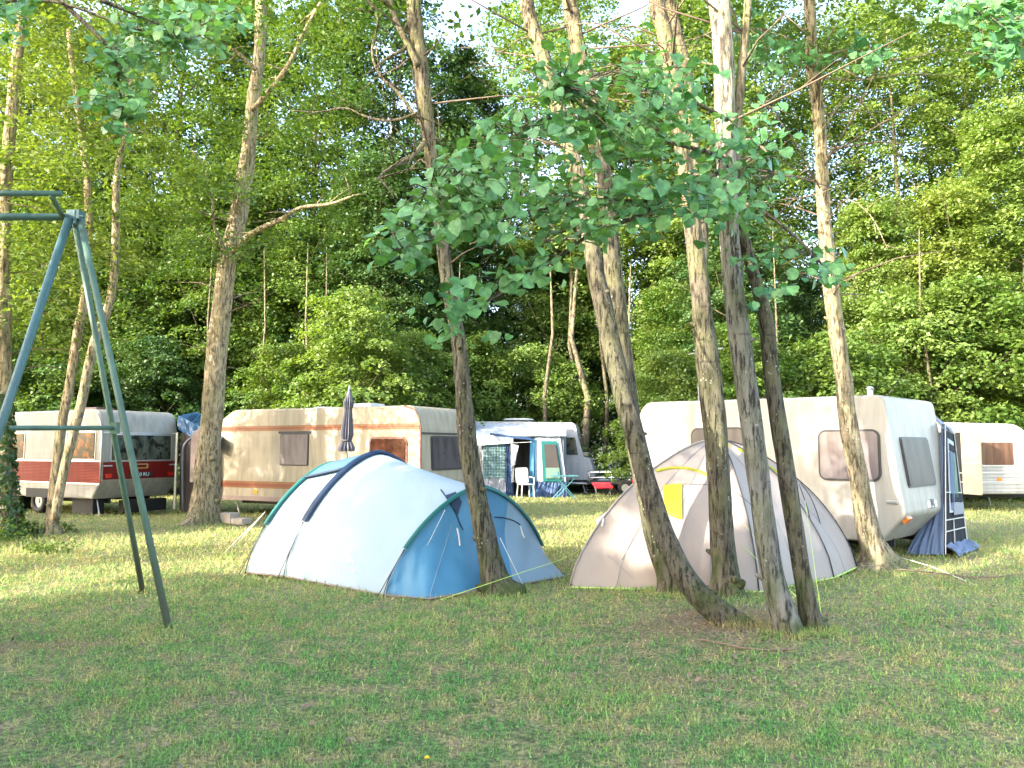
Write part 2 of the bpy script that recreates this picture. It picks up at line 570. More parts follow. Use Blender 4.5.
def np_mesh(name, V, nper, mat, parent=None, smooth=False):
    """V: (k, nper, 3) array, each row one polygon"""
    k = V.shape[0]
    me = bpy.data.meshes.new(name)
    me.vertices.add(k * nper)
    me.vertices.foreach_set('co', V.reshape(-1).astype(np.float32))
    me.loops.add(k * nper)
    me.loops.foreach_set('vertex_index', np.arange(k * nper, dtype=np.int32))
    me.polygons.add(k)
    me.polygons.foreach_set('loop_start', np.arange(k, dtype=np.int32) * nper)
    me.polygons.foreach_set('loop_total', np.full(k, nper, dtype=np.int32))
    me.materials.append(MATS[mat])
    me.update(calc_edges=True)
    me.validate()
    o = bpy.data.objects.new(name, me)
    COL.objects.link(o)
    if parent: o.parent = parent
    return o

rng = np.random.default_rng(11)
def vgz(x, y):
    z = .018 * np.sin(x * .9 + .4) * np.sin(y * .7) + .01 * np.sin(2.3 * x + 1.3 * y)
    return z + .07 * np.exp(-((x - 2.4) ** 2 + (y - 7.2) ** 2) / 1.6) - .01

def lump(x, y):
    return (np.sin(x * 2.1 + 1.3 * np.sin(y * 1.7)) * np.sin(y * 2.6 + 1.1 * np.sin(x * 2.3)) +
            .6 * np.sin(x * 6.3 + 2 * np.sin(y * 5.1)) * np.sin(y * 7.1 + x * 2.2)) / 1.6

def build_grass():
    out = []
    ybands = np.arange(3.0, 27.0, .5)
    for y0 in ybands:
        dens = 3300 * (4 / max(4, y0)) ** 1.55
        hw = .70 * (y0 + .5) + .6
        n = int(dens * .5 * 2 * hw)
        x = rng.uniform(-hw, hw, n); y = rng.uniform(y0, y0 + .5, n)
        L = lump(x, y)
        keep = rng.random(n) < np.clip(.62 + .42 * L, .12, 1)
        worn = np.exp(-(((x - 2.0) / 1.6) ** 2 + ((y - 7.1) / 1.1) ** 2))
        keep &= rng.random(n) > worn * .8
        x, y, L = x[keep], y[keep], L[keep]
        n = len(x)
        sc = (max(4, y0) / 4) ** .55 * (1 if y0 < 14 else .8)
        h = (.016 + .038 * rng.random(n) ** 2 + .016 * np.clip(L, 0, 1)) * sc * .95
        wd = (.0035 + .0035 * rng.random(n)) * sc ** 1.4
        a = rng.uniform(0, 2 * np.pi, n)
        ln = rng.uniform(.15, 1.1, n) * h
        b = rng.uniform(0, 2 * np.pi, n)
        z = vgz(x, y)
        p0 = np.stack([x - np.cos(a) * wd, y - np.sin(a) * wd, z - .004], 1)
        p1 = np.stack([x + np.cos(a) * wd, y + np.sin(a) * wd, z - .004], 1)
        p2 = np.stack([x + np.cos(b) * ln, y + np.sin(b) * ln, z + h], 1)
        out.append(np.stack([p0, p1, p2], 1))
    # long tufts at the feet of the trees
    for (cx, cy, r, k, hh) in TUFTS:
        n = k
        ang = rng.uniform(0, 2 * np.pi, n); rr = r * (.55 + .6 * rng.random(n))
        x = cx + np.cos(ang) * rr; y = cy + np.sin(ang) * rr
        h = hh * (.4 + .8 * rng.random(n)); wd = .004 + .003 * rng.random(n)
        a = rng.uniform(0, 2 * np.pi, n); b = rng.uniform(0, 2 * np.pi, n); ln = h * rng.uniform(.1, .8, n)
        z = vgz(x, y)
        out.append(np.stack([np.stack([x - np.cos(a) * wd, y - np.sin(a) * wd, z - .01], 1),
                             np.stack([x + np.cos(a) * wd, y + np.sin(a) * wd, z - .01], 1),
                             np.stack([x + np.cos(b) * ln, y + np.sin(b) * ln, z + h], 1)], 1))
    V = np.concatenate(out)
    o = np_mesh('grass', V, 3, 'grass_blade')
    tag(o, 'short patchy green and straw coloured grass of the camp meadow', 'grass', kind='stuff')

def flakes(x, y, size, lift, tilt=.5):
    n = len(x)
    a = rng.uniform(0, 2 * np.pi, n)
    s = size * (.5 + rng.random(n))
    e = rng.uniform(.4, .9, n)
    u = np.stack([np.cos(a), np.sin(a), rng.uniform(-tilt, tilt, n)], 1) * s[:, None]
    v = np.stack([-np.sin(a), np.cos(a), rng.uniform(-tilt, tilt, n)], 1) * (s * e)[:, None]
    c = np.stack([x, y, vgz(x, y) + lift], 1)
    return np.stack([c - u, c - v * .8, c + u, c + v * .8], 1)

def build_litter():
    n = 8000
    x = np.concatenate([rng.normal(2.1, 1.25, n), rng.normal(-3.9, 1.0, 900), rng.uniform(-5, 6, 3500), rng.normal(1.2, 1.4, 1500)])
    y = np.concatenate([rng.normal(7.15, .75, n), rng.normal(6.5, .4, 900), rng.uniform(3.4, 9, 3500), rng.normal(5.6, .7, 1500)])
    k = (y > 3.4) & (y < 10)
    x2 = rng.uniform(-5, 6, 420); y2 = 3.4 + 6 * rng.random(420)
    V = np.concatenate([flakes(x[k], y[k], .011, .018), flakes(x2, y2, .022, .03, .7)])
    o = np_mesh('leaf_litter', V, 4, 'litter')
    tag(o, 'brown dead leaves and bits of bark scattered under the clump of trees', 'leaf litter', kind='stuff')
    n = 5000
    x = rng.uniform(-6, 7, n); y = 3.4 + 7 * rng.random(n) ** 1.5
    L = lump(x * 1.7 + 3, y * 1.7)
    k = (L > .25) & (np.abs(x) < .7 * y + .4)
    o = np_mesh('clover', flakes(x[k], y[k], .013, .024, .35), 4, 'leaf_lime')
    tag(o, 'low patches of small round clover leaves among the grass', 'clover', kind='stuff')

# ------------------------------------------------------------------ leaves
def leaf_array(centers, normals_dirs, size, rg, fold=.25):
    """diamond shaped leaves folded along the midrib: two triangles sharing the rib -> quads"""
    n = len(centers)
    nn = normals_dirs
    r = rg.normal(size=(n, 3))
    u = np.cross(nn, r); u /= np.linalg.norm(u, axis=1)[:, None] + 1e-9
    v = np.cross(nn, u)
    s = size * (.6 + .7 * rg.random(n))
    U = u * s[:, None]; W = v * (s * .62)[:, None]
    dn = nn * (s * fold)[:, None]
    return np.stack([centers - U, centers - W + dn * .6, centers + U - dn * .3, centers + W + dn * .6], 1)

def spray_cloud(rg, centers, outd, nleaf, rad, size, flat=.22, droop=.25, tilt=.5):
    """flattened sprays of leaves"""
    C = []; D = []
    for c, o, in zip(centers, outd):
        n = int(nleaf * rg.uniform(.6, 1.3))
        r = rad * rg.uniform(.6, 1.25)
        ang = rg.uniform(0, 2 * np.pi, n); rr = r * np.sqrt(rg.random(n))
        p = np.stack([np.cos(ang) * rr, np.sin(ang) * rr, rg.normal(0, flat * r, n)], 1)
        p[:, 2] -= droop * (rr / r) ** 2 * r
        # tilt spray outward/down
        tl = rg.uniform(.0, .5)
        p[:, 2] -= tl * (p[:, 0] * o[0] + p[:, 1] * o[1])
        C.append(p + c)
        nn = rg.normal(0, tilt, (n, 3)); nn[:, 2] += 1.0
        nn[:, 0] += o[0] * .35; nn[:, 1] += o[1] * .35
        nn /= np.linalg.norm(nn, axis=1)[:, None]
        D.append(nn)
    C = np.concatenate(C); D = np.concatenate(D)
    return leaf_array(C, D, size, rg)

def crown_centers(rg, n, z0, z1, Rr, prof, wob=.3, clump=True):
    """spray centres through a crown: prof(t) gives relative radius at height t"""
    cs, os_ = [], []
    big = [(rg.uniform(0, 2 * np.pi), rg.uniform(0, 1), rg.uniform(.55, 1.15)) for _ in range(16)]
    while len(cs) < n:
        t = rg.random(); a = rg.uniform(0, 2 * np.pi)
        rr = prof(t) * Rr
        # lobes
        k = 1.0
        for (ba, bt, bk) in big:
            da = abs((a - ba + np.pi) % (2 * np.pi) - np.pi)
            k += (bk - 1) * math.exp(-(da / .5) ** 2 - ((t - bt) / .15) ** 2) * 1.2
        rr *= max(.35, k)
        q = rg.random() ** .42
        r = rr * q
        cs.append((math.cos(a) * r, math.sin(a) * r, z0 + (z1 - z0) * t + rg.normal(0, .15)))
        os_.append((math.cos(a), math.sin(a)))
    return np.array(cs), np.array(os_)

def tree_wood(H, r0, limbs, rg, seed, top=.92, lean=.3):
    m = MB()
    pts, rad = [], []
    ph = rg.uniform(0, 6.28)
    k = 12
    for i in range(k + 1):
        t = i / k
        pts.append((lean * math.sin(ph + t * 2.5) * t, lean * math.cos(ph * 1.7 + t * 2) * t, -.1 + H * top * t))
        rad.append(r0 * (1 - .88 * t) * (1.35 if i == 0 else 1))
    m.tube(pts, rad, 8, True, 0, .1, seed)
    for (z, a, ln, up) in limbs:
        t = z / (H * top); i = min(k, max(0, t * k)); i0 = int(i); i1 = min(k, i0 + 1); f = i - i0
        b = Vector(pts[i0]).lerp(Vector(pts[i1]), f)
        rr = r0 * (1 - .88 * t) * .45
        d = Vector((math.cos(a), math.sin(a), up))
        q = [b + d * ln * s + Vector((0, 0, .25 * ln * s * s)) + Vector((rg.normal(0, .06), rg.normal(0, .06), 0)) * ln * s for s in (0, .3, .6, 1)]
        m.tube(q, [rr, rr * .75, rr * .5, rr * .15], 5)
    return m

PROF = {
    'oval': lambda t: math.sin(math.pi * min(1, .12 + .88 * t)) ** .55,
    'edge': lambda t: (1 - .75 * t) ** .7,
    'shrub': lambda t: math.sqrt(max(0, 1 - (t * .95) ** 2)),
    'open': lambda t: .55 + .45 * math.sin(math.pi * t),
}
VAR = {}
def variant(key, H, z0, Rr, prof, ns, nl, srad, lsize, r0, nlimb, seed, droop=.25, flat=.2):
    rg = np.random.default_rng(seed)
    limbs = [(rg.uniform(z0 * .8 + .3, H * .85), rg.uniform(0, 6.28), Rr * rg.uniform(.6, .95), rg.uniform(.25, .8)) for _ in range(nlimb)]
    wood = tree_wood(H, r0, limbs, rg, seed)
    cs, os_ = crown_centers(rg, ns, z0, H, Rr, PROF[prof])
    V = spray_cloud(rg, cs, os_, nl, srad, lsize, flat, droop)
    VAR[key] = (wood, V, None, None)

variant('tall_broad', 22, 4.5, 4.2, 'oval', 380, 165, .9, .088, .24, 22, 1)
variant('tall_narrow', 21, 3.0, 3.2, 'oval', 350, 155, .8, .082, .19, 20, 2)
variant('edge_tree', 11, 1.2, 3.0, 'edge', 320, 150, .7, .068, .13, 18, 3)
variant('shrub', 5.2, .25, 2.3, 'shrub', 190, 130, .55, .06, .07, 12, 4, .35, .14)
variant('open_tall', 24, 6, 4.0, 'open', 290, 140, .85, .084, .2, 24, 5)
variant('dapple_tree', 8, 1.0, 2.6, 'oval', 190, 75, .5, .055, .1, 12, 10)
variant('high_dapple', 10.5, 7.3, 2.9, 'oval', 120, 70, .55, .05, .12, 12, 14)
variant('gap_tree', 8, .7, 2.7, 'oval', 150, 62, .5, .085, .12, 10, 15)
variant('screen_tree', 8, .7, 2.7, 'oval', 240, 70, .6, .13, .12, 10, 9)
variant('edge_tree_b', 13, 1.0, 3.2, 'edge', 360, 145, .7, .07, .14, 18, 6, .4, .15)
variant('high_crown', 6.5, 0.0, 3.0, 'oval', 100, 70, .8, .07, .05, 1, 7)     # crown only, for the trees near the camera
variant('thicket', 4.6, .1, 2.8, 'shrub', 170, 140, .6, .068, .06, 8, 8)
META = {}
def meshes_of(key):
    if key not in META:
        wood, V, _, _ = VAR[key]
        w_ = wood.build('trunk', 'bark_forest', smooth=True)
        c_ = np_mesh('crown', V, 4, 'leaf_mid')
        META[key] = (w_.data, c_.data)
        bpy.data.objects.remove(w_); bpy.data.objects.remove(c_)
    return META[key]

def put_tree(key, x, y, sc, rz, leaf, label, name='tree', cat='tree', group=None, bark='bark_forest', zs=1.0):
    wd, cd = meshes_of(key)
    root = empty(name, (x, y, 0), rz, label, cat, group)
    root.scale = (sc, sc, sc * zs)
    a = bpy.data.objects.new('stem' if name == 'shrub' else 'trunk', wd); COL.objects.link(a); a.parent = root
    b = bpy.data.objects.new('foliage' if name == 'shrub' else 'crown', cd); COL.objects.link(b); b.parent = root
    b.material_slots[0].link = 'OBJECT'; b.material_slots[0].material = MATS[leaf]
    a.material_slots[0].link = 'OBJECT'; a.material_slots[0].material = MATS[bark]
    return root
# ------------------------------------------------------------------ the wood behind the pitches
def X(px, Y): return (px - 512) / F * Y
FG_EDGE = 'young trees and shrubs along the edge of the wood'
FG_MID = 'trees in the front of the wood'
FG_TALL = 'tall trees inside the wood'
rr = random.Random(5)
shrubs = [
 (-30, 25, 1.1, 'shrub', 'leaf_mid', 'bushy green shrub behind the red and white caravan, at the left edge of the photo'),
 (62, 26, 1.0, 'thicket', 'leaf_mid', 'low dense shrub right behind the roof of the red and white caravan'),
 (150, 27, 1.0, 'shrub', 'leaf_dark', 'dark shrub behind the blue tarpaulin'),
 (285, 26.5, .95, 'shrub', 'leaf_mid', 'green shrub behind the left half of the striped caravan'),
 (352, 25.5, 1.25, 'shrub', 'leaf_light', 'bright green layered shrub behind the closed grey parasol'),
 (408, 27.5, 1.05, 'shrub', 'leaf_light', 'pale green shrub behind the right half of the striped caravan'),
 (476, 31.5, 1.15, 'shrub', 'leaf_mid', 'leafy shrub behind the blue and white awning'),
 (530, 32.5, 1.25, 'thicket', 'leaf_light', 'light green shrub over the roof vent of the awning caravan'),
 (668, 24, .85, 'shrub', 'leaf_light', 'bright shrub showing between the leaning trunk and the big white caravan'),
 (745, 23, 1.0, 'shrub', 'leaf_mid', 'green shrub behind the roof of the big white caravan'),
 (835, 24, 1.1, 'thicket', 'leaf_mid', 'dense shrub behind the mossy trunk in front of the white caravan'),
 (905, 26, 1.3, 'shrub', 'leaf_light', 'light green shrub above the grey and black awning'),
 (975, 26, 1.35, 'shrub', 'leaf_mid', 'broad shrub behind the ribbed caravan with the open door'),
 (1045, 25, 1.4, 'thicket', 'leaf_mid', 'broad bush behind the ribbed caravan, at the right edge of the photo'),
]
for (px, Y, sc, key, lf, lab) in shrubs:
    put_tree(key, X(px, Y), Y, sc, rr.uniform(0, 6), lf, lab, 'shrub', 'shrub', FG_EDGE)

mids = [
 (-60, 29, .95, 'edge_tree', 'leaf_light', 'leafy tree behind the ivy covered trunk at the left edge'),
 (40, 28.5, .95, 'edge_tree_b', 'leaf_mid', 'bushy tree straight behind the red and white caravan'),
 (128, 29.5, 1.0, 'edge_tree', 'leaf_mid', 'bushy tree behind the twin pale stems'),
 (205, 30, 1.0, 'edge_tree_b', 'leaf_mid', 'bushy tree behind the big pale trunk'),
 (292, 30.5, .95, 'edge_tree', 'leaf_mid', 'mid green tree behind the left half of the striped caravan'),
 (372, 30, 1.0, 'edge_tree_b', 'leaf_dark', 'dark green tree above the closed parasol'),
 (446, 34, 1.0, 'edge_tree', 'leaf_mid', 'mid green tree behind the trunk beside the blue tent'),
 (522, 37, .9, 'edge_tree_b', 'leaf_light', 'pale leafy tree above the awning caravan'),
 (668, 32, .75, 'edge_tree', 'leaf_mid', 'leafy tree seen between the leaning trunks above the beige tent'),
 (735, 29, 1.0, 'edge_tree_b', 'leaf_dark', 'dark tree behind the clump of grey trunks'),
 (805, 32, .8, 'edge_tree', 'leaf_dark', 'dark green tree left of the mossy trunk'),
 (880, 29, .85, 'edge_tree_b', 'leaf_light', 'sunlit tree right of the mossy trunk'),
 (955, 28, 1.0, 'edge_tree', 'leaf_yellow', 'tall sunlit yellow green tree above the grey awning'),
 (1030, 28, 1.1, 'edge_tree_b', 'leaf_light', 'large sunlit light green tree filling the right edge of the photo'),
]
for (px, Y, sc, key, lf, lab) in mids:
    put_tree(key, X(px, Y), Y, sc, rr.uniform(0, 6), lf, lab, 'tree', 'tree', FG_MID)

talls = [
 (-70, 35, 1.0, 'tall_broad', 'leaf_yellow'), (15, 34, 1.0, 'tall_broad', 'leaf_yellow'),
 (95, 36, 1.05, 'tall_narrow', 'leaf_light'), (165, 35, 1.1, 'tall_broad', 'leaf_mid'),
 (240, 36, 1.1, 'tall_narrow', 'leaf_mid'), (310, 35, 1.0, 'tall_broad', 'leaf_mid'),
 (385, 35, 1.08, 'tall_broad', 'leaf_dark'), (462, 37, 1.0, 'tall_narrow', 'leaf_dark'),
 (570, 37, 1.05, 'open_tall', 'leaf_light'), (625, 37, 1.0, 'tall_narrow', 'leaf_mid'),
 (690, 36, 1.05, 'tall_broad', 'leaf_light'), (760, 37, 1.0, 'open_tall', 'leaf_mid'),
 (830, 38, .95, 'open_tall', 'leaf_mid'), (905, 38, 1.05, 'open_tall', 'leaf_light'),
 (985, 38, 1.0, 'open_tall', 'leaf_mid'), (1060, 36, 1.0, 'open_tall', 'leaf_mid'),
 (533, 42, 1.1, 'open_tall', 'leaf_mid'), (730, 42, 1.15, 'open_tall', 'leaf_light'), (865, 43, 1.1, 'open_tall', 'leaf_light'), (945, 43, 1.1, 'open_tall', 'leaf_mid'), (1020, 42, 1.1, 'open_tall', 'leaf_light'),
]
TL = ['tall yellow green tree rising at the far left edge of the wood', 'tall sunlit yellow green tree above the top bars of the swing frame',
 'tall slim tree behind the twin pale stems', 'tall broad tree left of the big pale trunk', 'tall slim tree behind the big pale trunk',
 'tall broad tree right of the big pale trunk', 'tall dark tree left of the white trunk beside the blue tent', 'tall narrow dark tree left of the gap of open sky',
 'thin crowned pale tree right of the gap of open sky', 'tall narrow tree behind the two leaning trunks', 'tall broad light green tree behind the clump of grey trunks',
 'thin crowned tree behind the thickest grey trunk', 'thin crowned tree behind the mossy trunk', 'thin crowned light green tree, sky showing through, right of the mossy trunk',
 'thin crowned tree, sky showing through, above the right hand bushes', 'thin crowned tree at the far right edge of the wood',
 'thin far tree filling part of the gap of open sky above the awning caravan', 'far light green crown between the thickest and the cracked trunk', 'far light green crown just right of the top of the mossy trunk',
 'far thin crown above the sunlit yellow green tree', 'far light green crown in the upper right corner']
for (px, Y, sc, key, lf), lab in zip(talls, TL):
    put_tree(key, X(px, Y), Y, sc, rr.uniform(0, 6), lf, lab, 'tree', 'tree', FG_TALL)
# the depth of the wood, seen only as dark foliage and thin stems between the front trees
for j, Y in enumerate((43, 50, 57)):
    n = 11 + j
    for i in range(n):
        px = -90 + (1024 + 200) * (i + .5 * (j % 2)) / n
        if 470 < px < 545 and Y < 58: sck = .6
        elif px > 740: sck = .62
        else: sck = .85
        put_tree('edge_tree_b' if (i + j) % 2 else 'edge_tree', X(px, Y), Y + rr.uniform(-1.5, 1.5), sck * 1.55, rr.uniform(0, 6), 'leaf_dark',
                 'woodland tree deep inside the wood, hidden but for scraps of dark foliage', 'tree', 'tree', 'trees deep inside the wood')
# thin bare stems at the edge of the wood
STEMS = [(205, 27, .05), (262, 27.5, .06), (312, 27, .07), (318, 27.4, .05), (455, 30, .06), (541, 30, .10), (583, 33, .12), (592, 31, .16), (604, 32.5, .10), (640, 30, .08), (783, 25, .05), (935, 25, .06)]
m0 = MB()
m0.tube([(0, 0, -.1), (.1, .05, 2), (.05, .1, 4.5), (.3, 0, 7.5), (.2, .1, 11)], [.07, .06, .05, .038, .015], 7, True, 0, .1)
stem_data = None
for px, Y, r in STEMS:
    if stem_data is None:
        o = m0.build('sapling', 'bark_forest', smooth=True); stem_data = o.data
    else:
        o = bpy.data.objects.new('sapling', stem_data); COL.objects.link(o)
    o.location = (X(px, Y), Y, 0); o.scale = (r / .06, r / .06, .8)
    o.rotation_euler = (0, 0, rr.uniform(0, 6))
    tag(o, 'bare thin stem standing in the shade at the edge of the wood', 'sapling', 'bare stems at the edge of the wood')

# ------------------------------------------------------------------ trees on the pitch, traced trunk by trunk
TUFTS = []
def traced(pts, Y0=None, ext=(14, .35), flare=1.45, dY=0.0, n=14):
    """pts (px, py, width px) from the foot upwards -> list of (x,y,z,r)"""
    base = G(pts[0][0], pts[0][1])
    Y = Y0 or base.y
    out = []
    for (px, py, w_) in pts:
        t = (pts[0][1] - py) / 600
        yy = Y + dY * t
        p = P(px, py, yy)
        out.append((p.x, p.y, p.z, w_ / 2 / F * yy))
    if out[0][2] < .0: pass
    b = out[0]
    out[0] = (b[0], b[1], gz(b[0], b[1]) if not Y0 else b[2], b[3])
    if ext:
        a, c = Vector(out[-2][:3]), Vector(out[-1][:3])
        d = (c - a).normalized(); d = (d * .55 + Vector((0, 0, 1)) * .45).normalized()
        z = c.z; r = out[-1][3]; k = 0
        while z < ext[0]:
            k += 1
            c = c + d * 1.6 + Vector((rnd.uniform(-.12, .12), rnd.uniform(-.12, .12), 0)); z = c.z
            r = max(.03, r * .86)
            out.append((c.x, c.y, c.z, r))
    sm = catmull(out, 6)
    if flare:
        b = sm[0]
        rr_ = b[3]
        sm2 = []
        for q in sm:
            h = q[2] - b[2]
            sm2.append((q[0], q[1], q[2], q[3] * (1 + (flare - 1) * math.exp(-max(0, h) / .14))))
        nx_ = sm[4]; d_ = Vector((b[0] - nx_[0], b[1] - nx_[1], min(-.05, b[2] - nx_[2]))).normalized() * .16
        sm = [(b[0] + d_.x, b[1] + d_.y, b[2] + min(d_.z, -.05), sm2[0][3] * 1.0)] + sm2
    return sm

def limb_from(mb, trk, frac_or_pt, pts, r0, r1, n=6):
    q = catmull([tuple(p) for p in pts], 4)
    k = len(q)
    mb.tube(q, [r0 + (r1 - r0) * i / (k - 1) for i in range(k)], n, True, 0, .08, r0 * 50)

def big_tree(name, label, trk_pts, bark, limbs=(), twigs=0, crown=None, leaf='leaf_mid', ivy=None, dY=0, ext=(14, .35), group='trees standing on the pitch', seed=1, flare=1.45, forks=(), zt=(3, 8)):
    sm = traced(trk_pts, dY=dY, ext=ext, flare=flare)
    base = Vector(sm[1][:3])
    root = empty(name, (base.x, base.y, base.z), 0, label, 'tree', group)
    off = lambda p: Vector(p) - base
    mb = MB()
    mb.tube([off(q[:3]) for q in sm], [q[3] for q in sm], 20, True, 0, .15, seed, (flare - 1) * .35 + .06)
    rs = random.Random(seed * 77)
    for i in range(7):
        q = sm[rs.randrange(4, max(5, len(sm) * 2 // 3))]; a_ = rs.uniform(0, 6.28); d_ = Vector((math.cos(a_), math.sin(a_), rs.uniform(0, .5)))
        c0 = off(q[:3]); mb.tube([c0 + d_ * q[3] * .6, c0 + d_ * (q[3] + .01), c0 + d_ * (q[3] + rs.uniform(.02, .08))], [q[3] * .42, q[3] * .26, q[3] * .12], 6)
    for fk in forks:
        yy = fk[1]
        q = catmull([(*P(px, py, yy), w_ / 2 / F * yy) for px, py, w_ in fk[0]], 6)
        mb.tube([off(a[:3]) for a in q], [a[3] for a in q], 12, True, 0, .12, seed + 3)
    t = mb.build('trunk', bark, root, smooth=True)
    rg = random.Random(seed * 31)
    for (pts, Ya, Yb, r0, r1) in limbs:
        k = len(pts)
        w3 = [P(px, py, Ya + (Yb - Ya) * i / (k - 1)) for i, (px, py) in enumerate(pts)]
        m = MB(); limb_from(m, None, None, [off(p) for p in w3], r0, r1)
        # side twigs
        for i in range(1, k):
            for s in range(2):
                a = w3[i - 1].lerp(w3[i], rg.random()); d = Vector((rg.uniform(-1, 1), rg.uniform(-1, 1), rg.uniform(-.5, .8))).normalized()
                ln = rg.uniform(.2, .7)
                m.tube([off(a), off(a + d * ln * .5 + Vector((0, 0, .03))), off(a + d * ln)], [r1 * .8 + .003, r1 * .5 + .002, .002], 4)
        m.build('limb', bark, root, smooth=True)
    if twigs:
        m = MB()
        for i in range(twigs):
            z = rg.uniform(*zt)
            q = min(sm, key=lambda a: abs(a[2] - z)); a = Vector(q[:3])
            an = rg.uniform(0, 6.28); d = Vector((math.cos(an), math.sin(an), rg.uniform(-.15, .6)))
            ln = rg.uniform(.4, 1.9)
            p1 = a + d * ln * .5 + Vector((rg.uniform(-.1, .1), rg.uniform(-.1, .1), .08))
            p2 = a + d * ln + Vector((rg.uniform(-.15, .15), rg.uniform(-.15, .15), rg.uniform(-.2, .2)))
            m.tube([off(a), off(p1), off(p2)], [.014, .009, .003], 4)
            for s in range(3):
                b = p1.lerp(p2, rg.random()); e = Vector((rg.uniform(-1, 1), rg.uniform(-1, 1), rg.uniform(-.6, .6))) * .35
                m.tube([off(b), off(b + e)], [.005, .002], 3)
        m.build('twigs', 'wood_dead', root, smooth=True)
    if crown:
        rgn = np.random.default_rng(seed)
        (z0, z1, Rc, ns, nl, ls) = crown
        cs, os_ = crown_centers(rgn, ns, z0, z1, Rc, PROF['oval'])
        top = Vector(sm[-1][:3])
        for i in range(len(cs)):
            q = min(sm, key=lambda a: abs(a[2] - cs[i][2]))
            cs[i][0] += q[0] - base.x; cs[i][1] += q[1] - base.y; cs[i][2] -= base.z
        V = spray_cloud(rgn, cs, os_, nl, .6, ls, .2, .3)
        np_mesh('crown', V, 4, leaf, root)
    if ivy:
        rgn = np.random.default_rng(seed + 5)
        zmax, n, spread = ivy
        z = zmax * rgn.random(n) ** 1.5
        C = []; Dn = []
        for zz in z:
            q = min(sm, key=lambda a: abs(a[2] - zz)); a = rgn.uniform(0, 6.28)
            r_ = q[3] * (1 + spread * rgn.random() * math.exp(-zz / .8)) + .02
            C.append((q[0] - base.x + math.cos(a) * r_, q[1] - base.y + math.sin(a) * r_, zz)); Dn.append((math.cos(a), math.sin(a), .4))
        C = np.array(C); Dn = np.array(Dn) + rgn.normal(0, .4, (n, 3)); Dn /= np.linalg.norm(Dn, axis=1)[:, None]
        np_mesh('ivy', leaf_array(C, Dn, .05, rgn), 4, 'leaf_ivy', root)
    TUFTS.append((base.x, base.y, sm[1][3] * 1.6 + .02, 500, .075))
    return root, base, sm
T1 = big_tree('tree', 'pale tree with an ivy covered foot at the left edge, behind the swing frame',
  [(8, 538, 20), (6, 480, 15), (4, 400, 14), (3, 320, 14), (3, 250, 13), (6, 180, 12), (13, 100, 11), (22, 20, 10), (25, 0, 10)], 'bark_pale',
  twigs=14, crown=(3.5, 13, 2.9, 230, 85, .055), leaf='leaf_yellow', ivy=(2.6, 1500, 1.3), seed=1)
T2 = big_tree('tree', 'young pale tree with twin thin stems in front of the red and white caravan',
  [(53, 536, 13), (53, 507, 11), (61, 431, 9), (69, 390, 9), (78, 332, 9), (84, 301, 8), (89, 232, 8), (86, 170, 7), (78, 110, 6)], 'bark_pale',
  forks=[([(55, 520, 9), (61, 485, 9), (71, 443, 9), (81, 405, 9), (94, 345, 9), (109, 304, 8), (115, 264, 8), (116, 201, 7), (118, 165, 6), (126, 132, 5), (131, 80, 4)], 14.1)],
  twigs=16, crown=(5.2, 11.5, 2.3, 130, 100, .045), leaf='leaf_yellow', ext=(9.5, .3), seed=2)
T3 = big_tree('tree', 'big pale trunked tree between the red and the striped caravan, forking to the right',
  [(203, 523, 30), (206, 495, 25), (208, 465, 24), (211, 425, 22), (218, 341, 20), (226, 273, 18), (233, 240, 18), (240, 205, 17), (249, 146, 14), (253, 102, 13), (259, 59, 12), (261, 0, 11)], 'bark_pale',
  limbs=[([(234, 250), (246, 238), (262, 228), (280, 220), (300, 208), (330, 204), (352, 196)], 16.7, 15.2, .08, .02),
         ([(229, 258), (222, 244), (214, 225), (212, 200), (205, 170), (192, 150)], 16.6, 15.8, .045, .012),
         ([(252, 110), (270, 90), (290, 62), (305, 30), (322, 0)], 16.6, 15.6, .07, .03),
         ([(256, 70), (236, 52), (214, 44), (190, 46)], 16.6, 16.0, .05, .02)],
  twigs=22, crown=(5.6, 13.5, 3.4, 190, 100, .05), leaf='leaf_mid', flare=1.5, seed=3)
T4 = big_tree('tree', 'slim tree growing right in front of the door of the blue and white tent',
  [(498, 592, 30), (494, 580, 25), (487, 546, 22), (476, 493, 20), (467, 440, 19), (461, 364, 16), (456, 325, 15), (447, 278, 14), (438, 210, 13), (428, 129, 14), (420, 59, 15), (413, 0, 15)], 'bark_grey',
  limbs=[([(426, 140), (414, 155), (400, 163), (384, 172), (378, 180)], 8.7, 8.3, .035, .012),
         ([(418, 65), (408, 45), (396, 20), (388, -8)], 8.7, 8.9, .04, .03),
         ([(440, 200), (446, 170), (440, 140), (438, 110)], 8.6, 8.5, .012, .006),
         ([(419, 112), (395, 120), (370, 118), (345, 108), (318, 112), (290, 110)], 8.7, 9.6, .02, .005),
         ([(424, 130), (400, 95), (380, 75), (372, 50), (378, 20), (366, -4)], 8.75, 9.3, .022, .012)],
  twigs=16, crown=(6.6, 13, 2.6, 120, 80, .045), seed=4, zt=(3.5, 8))
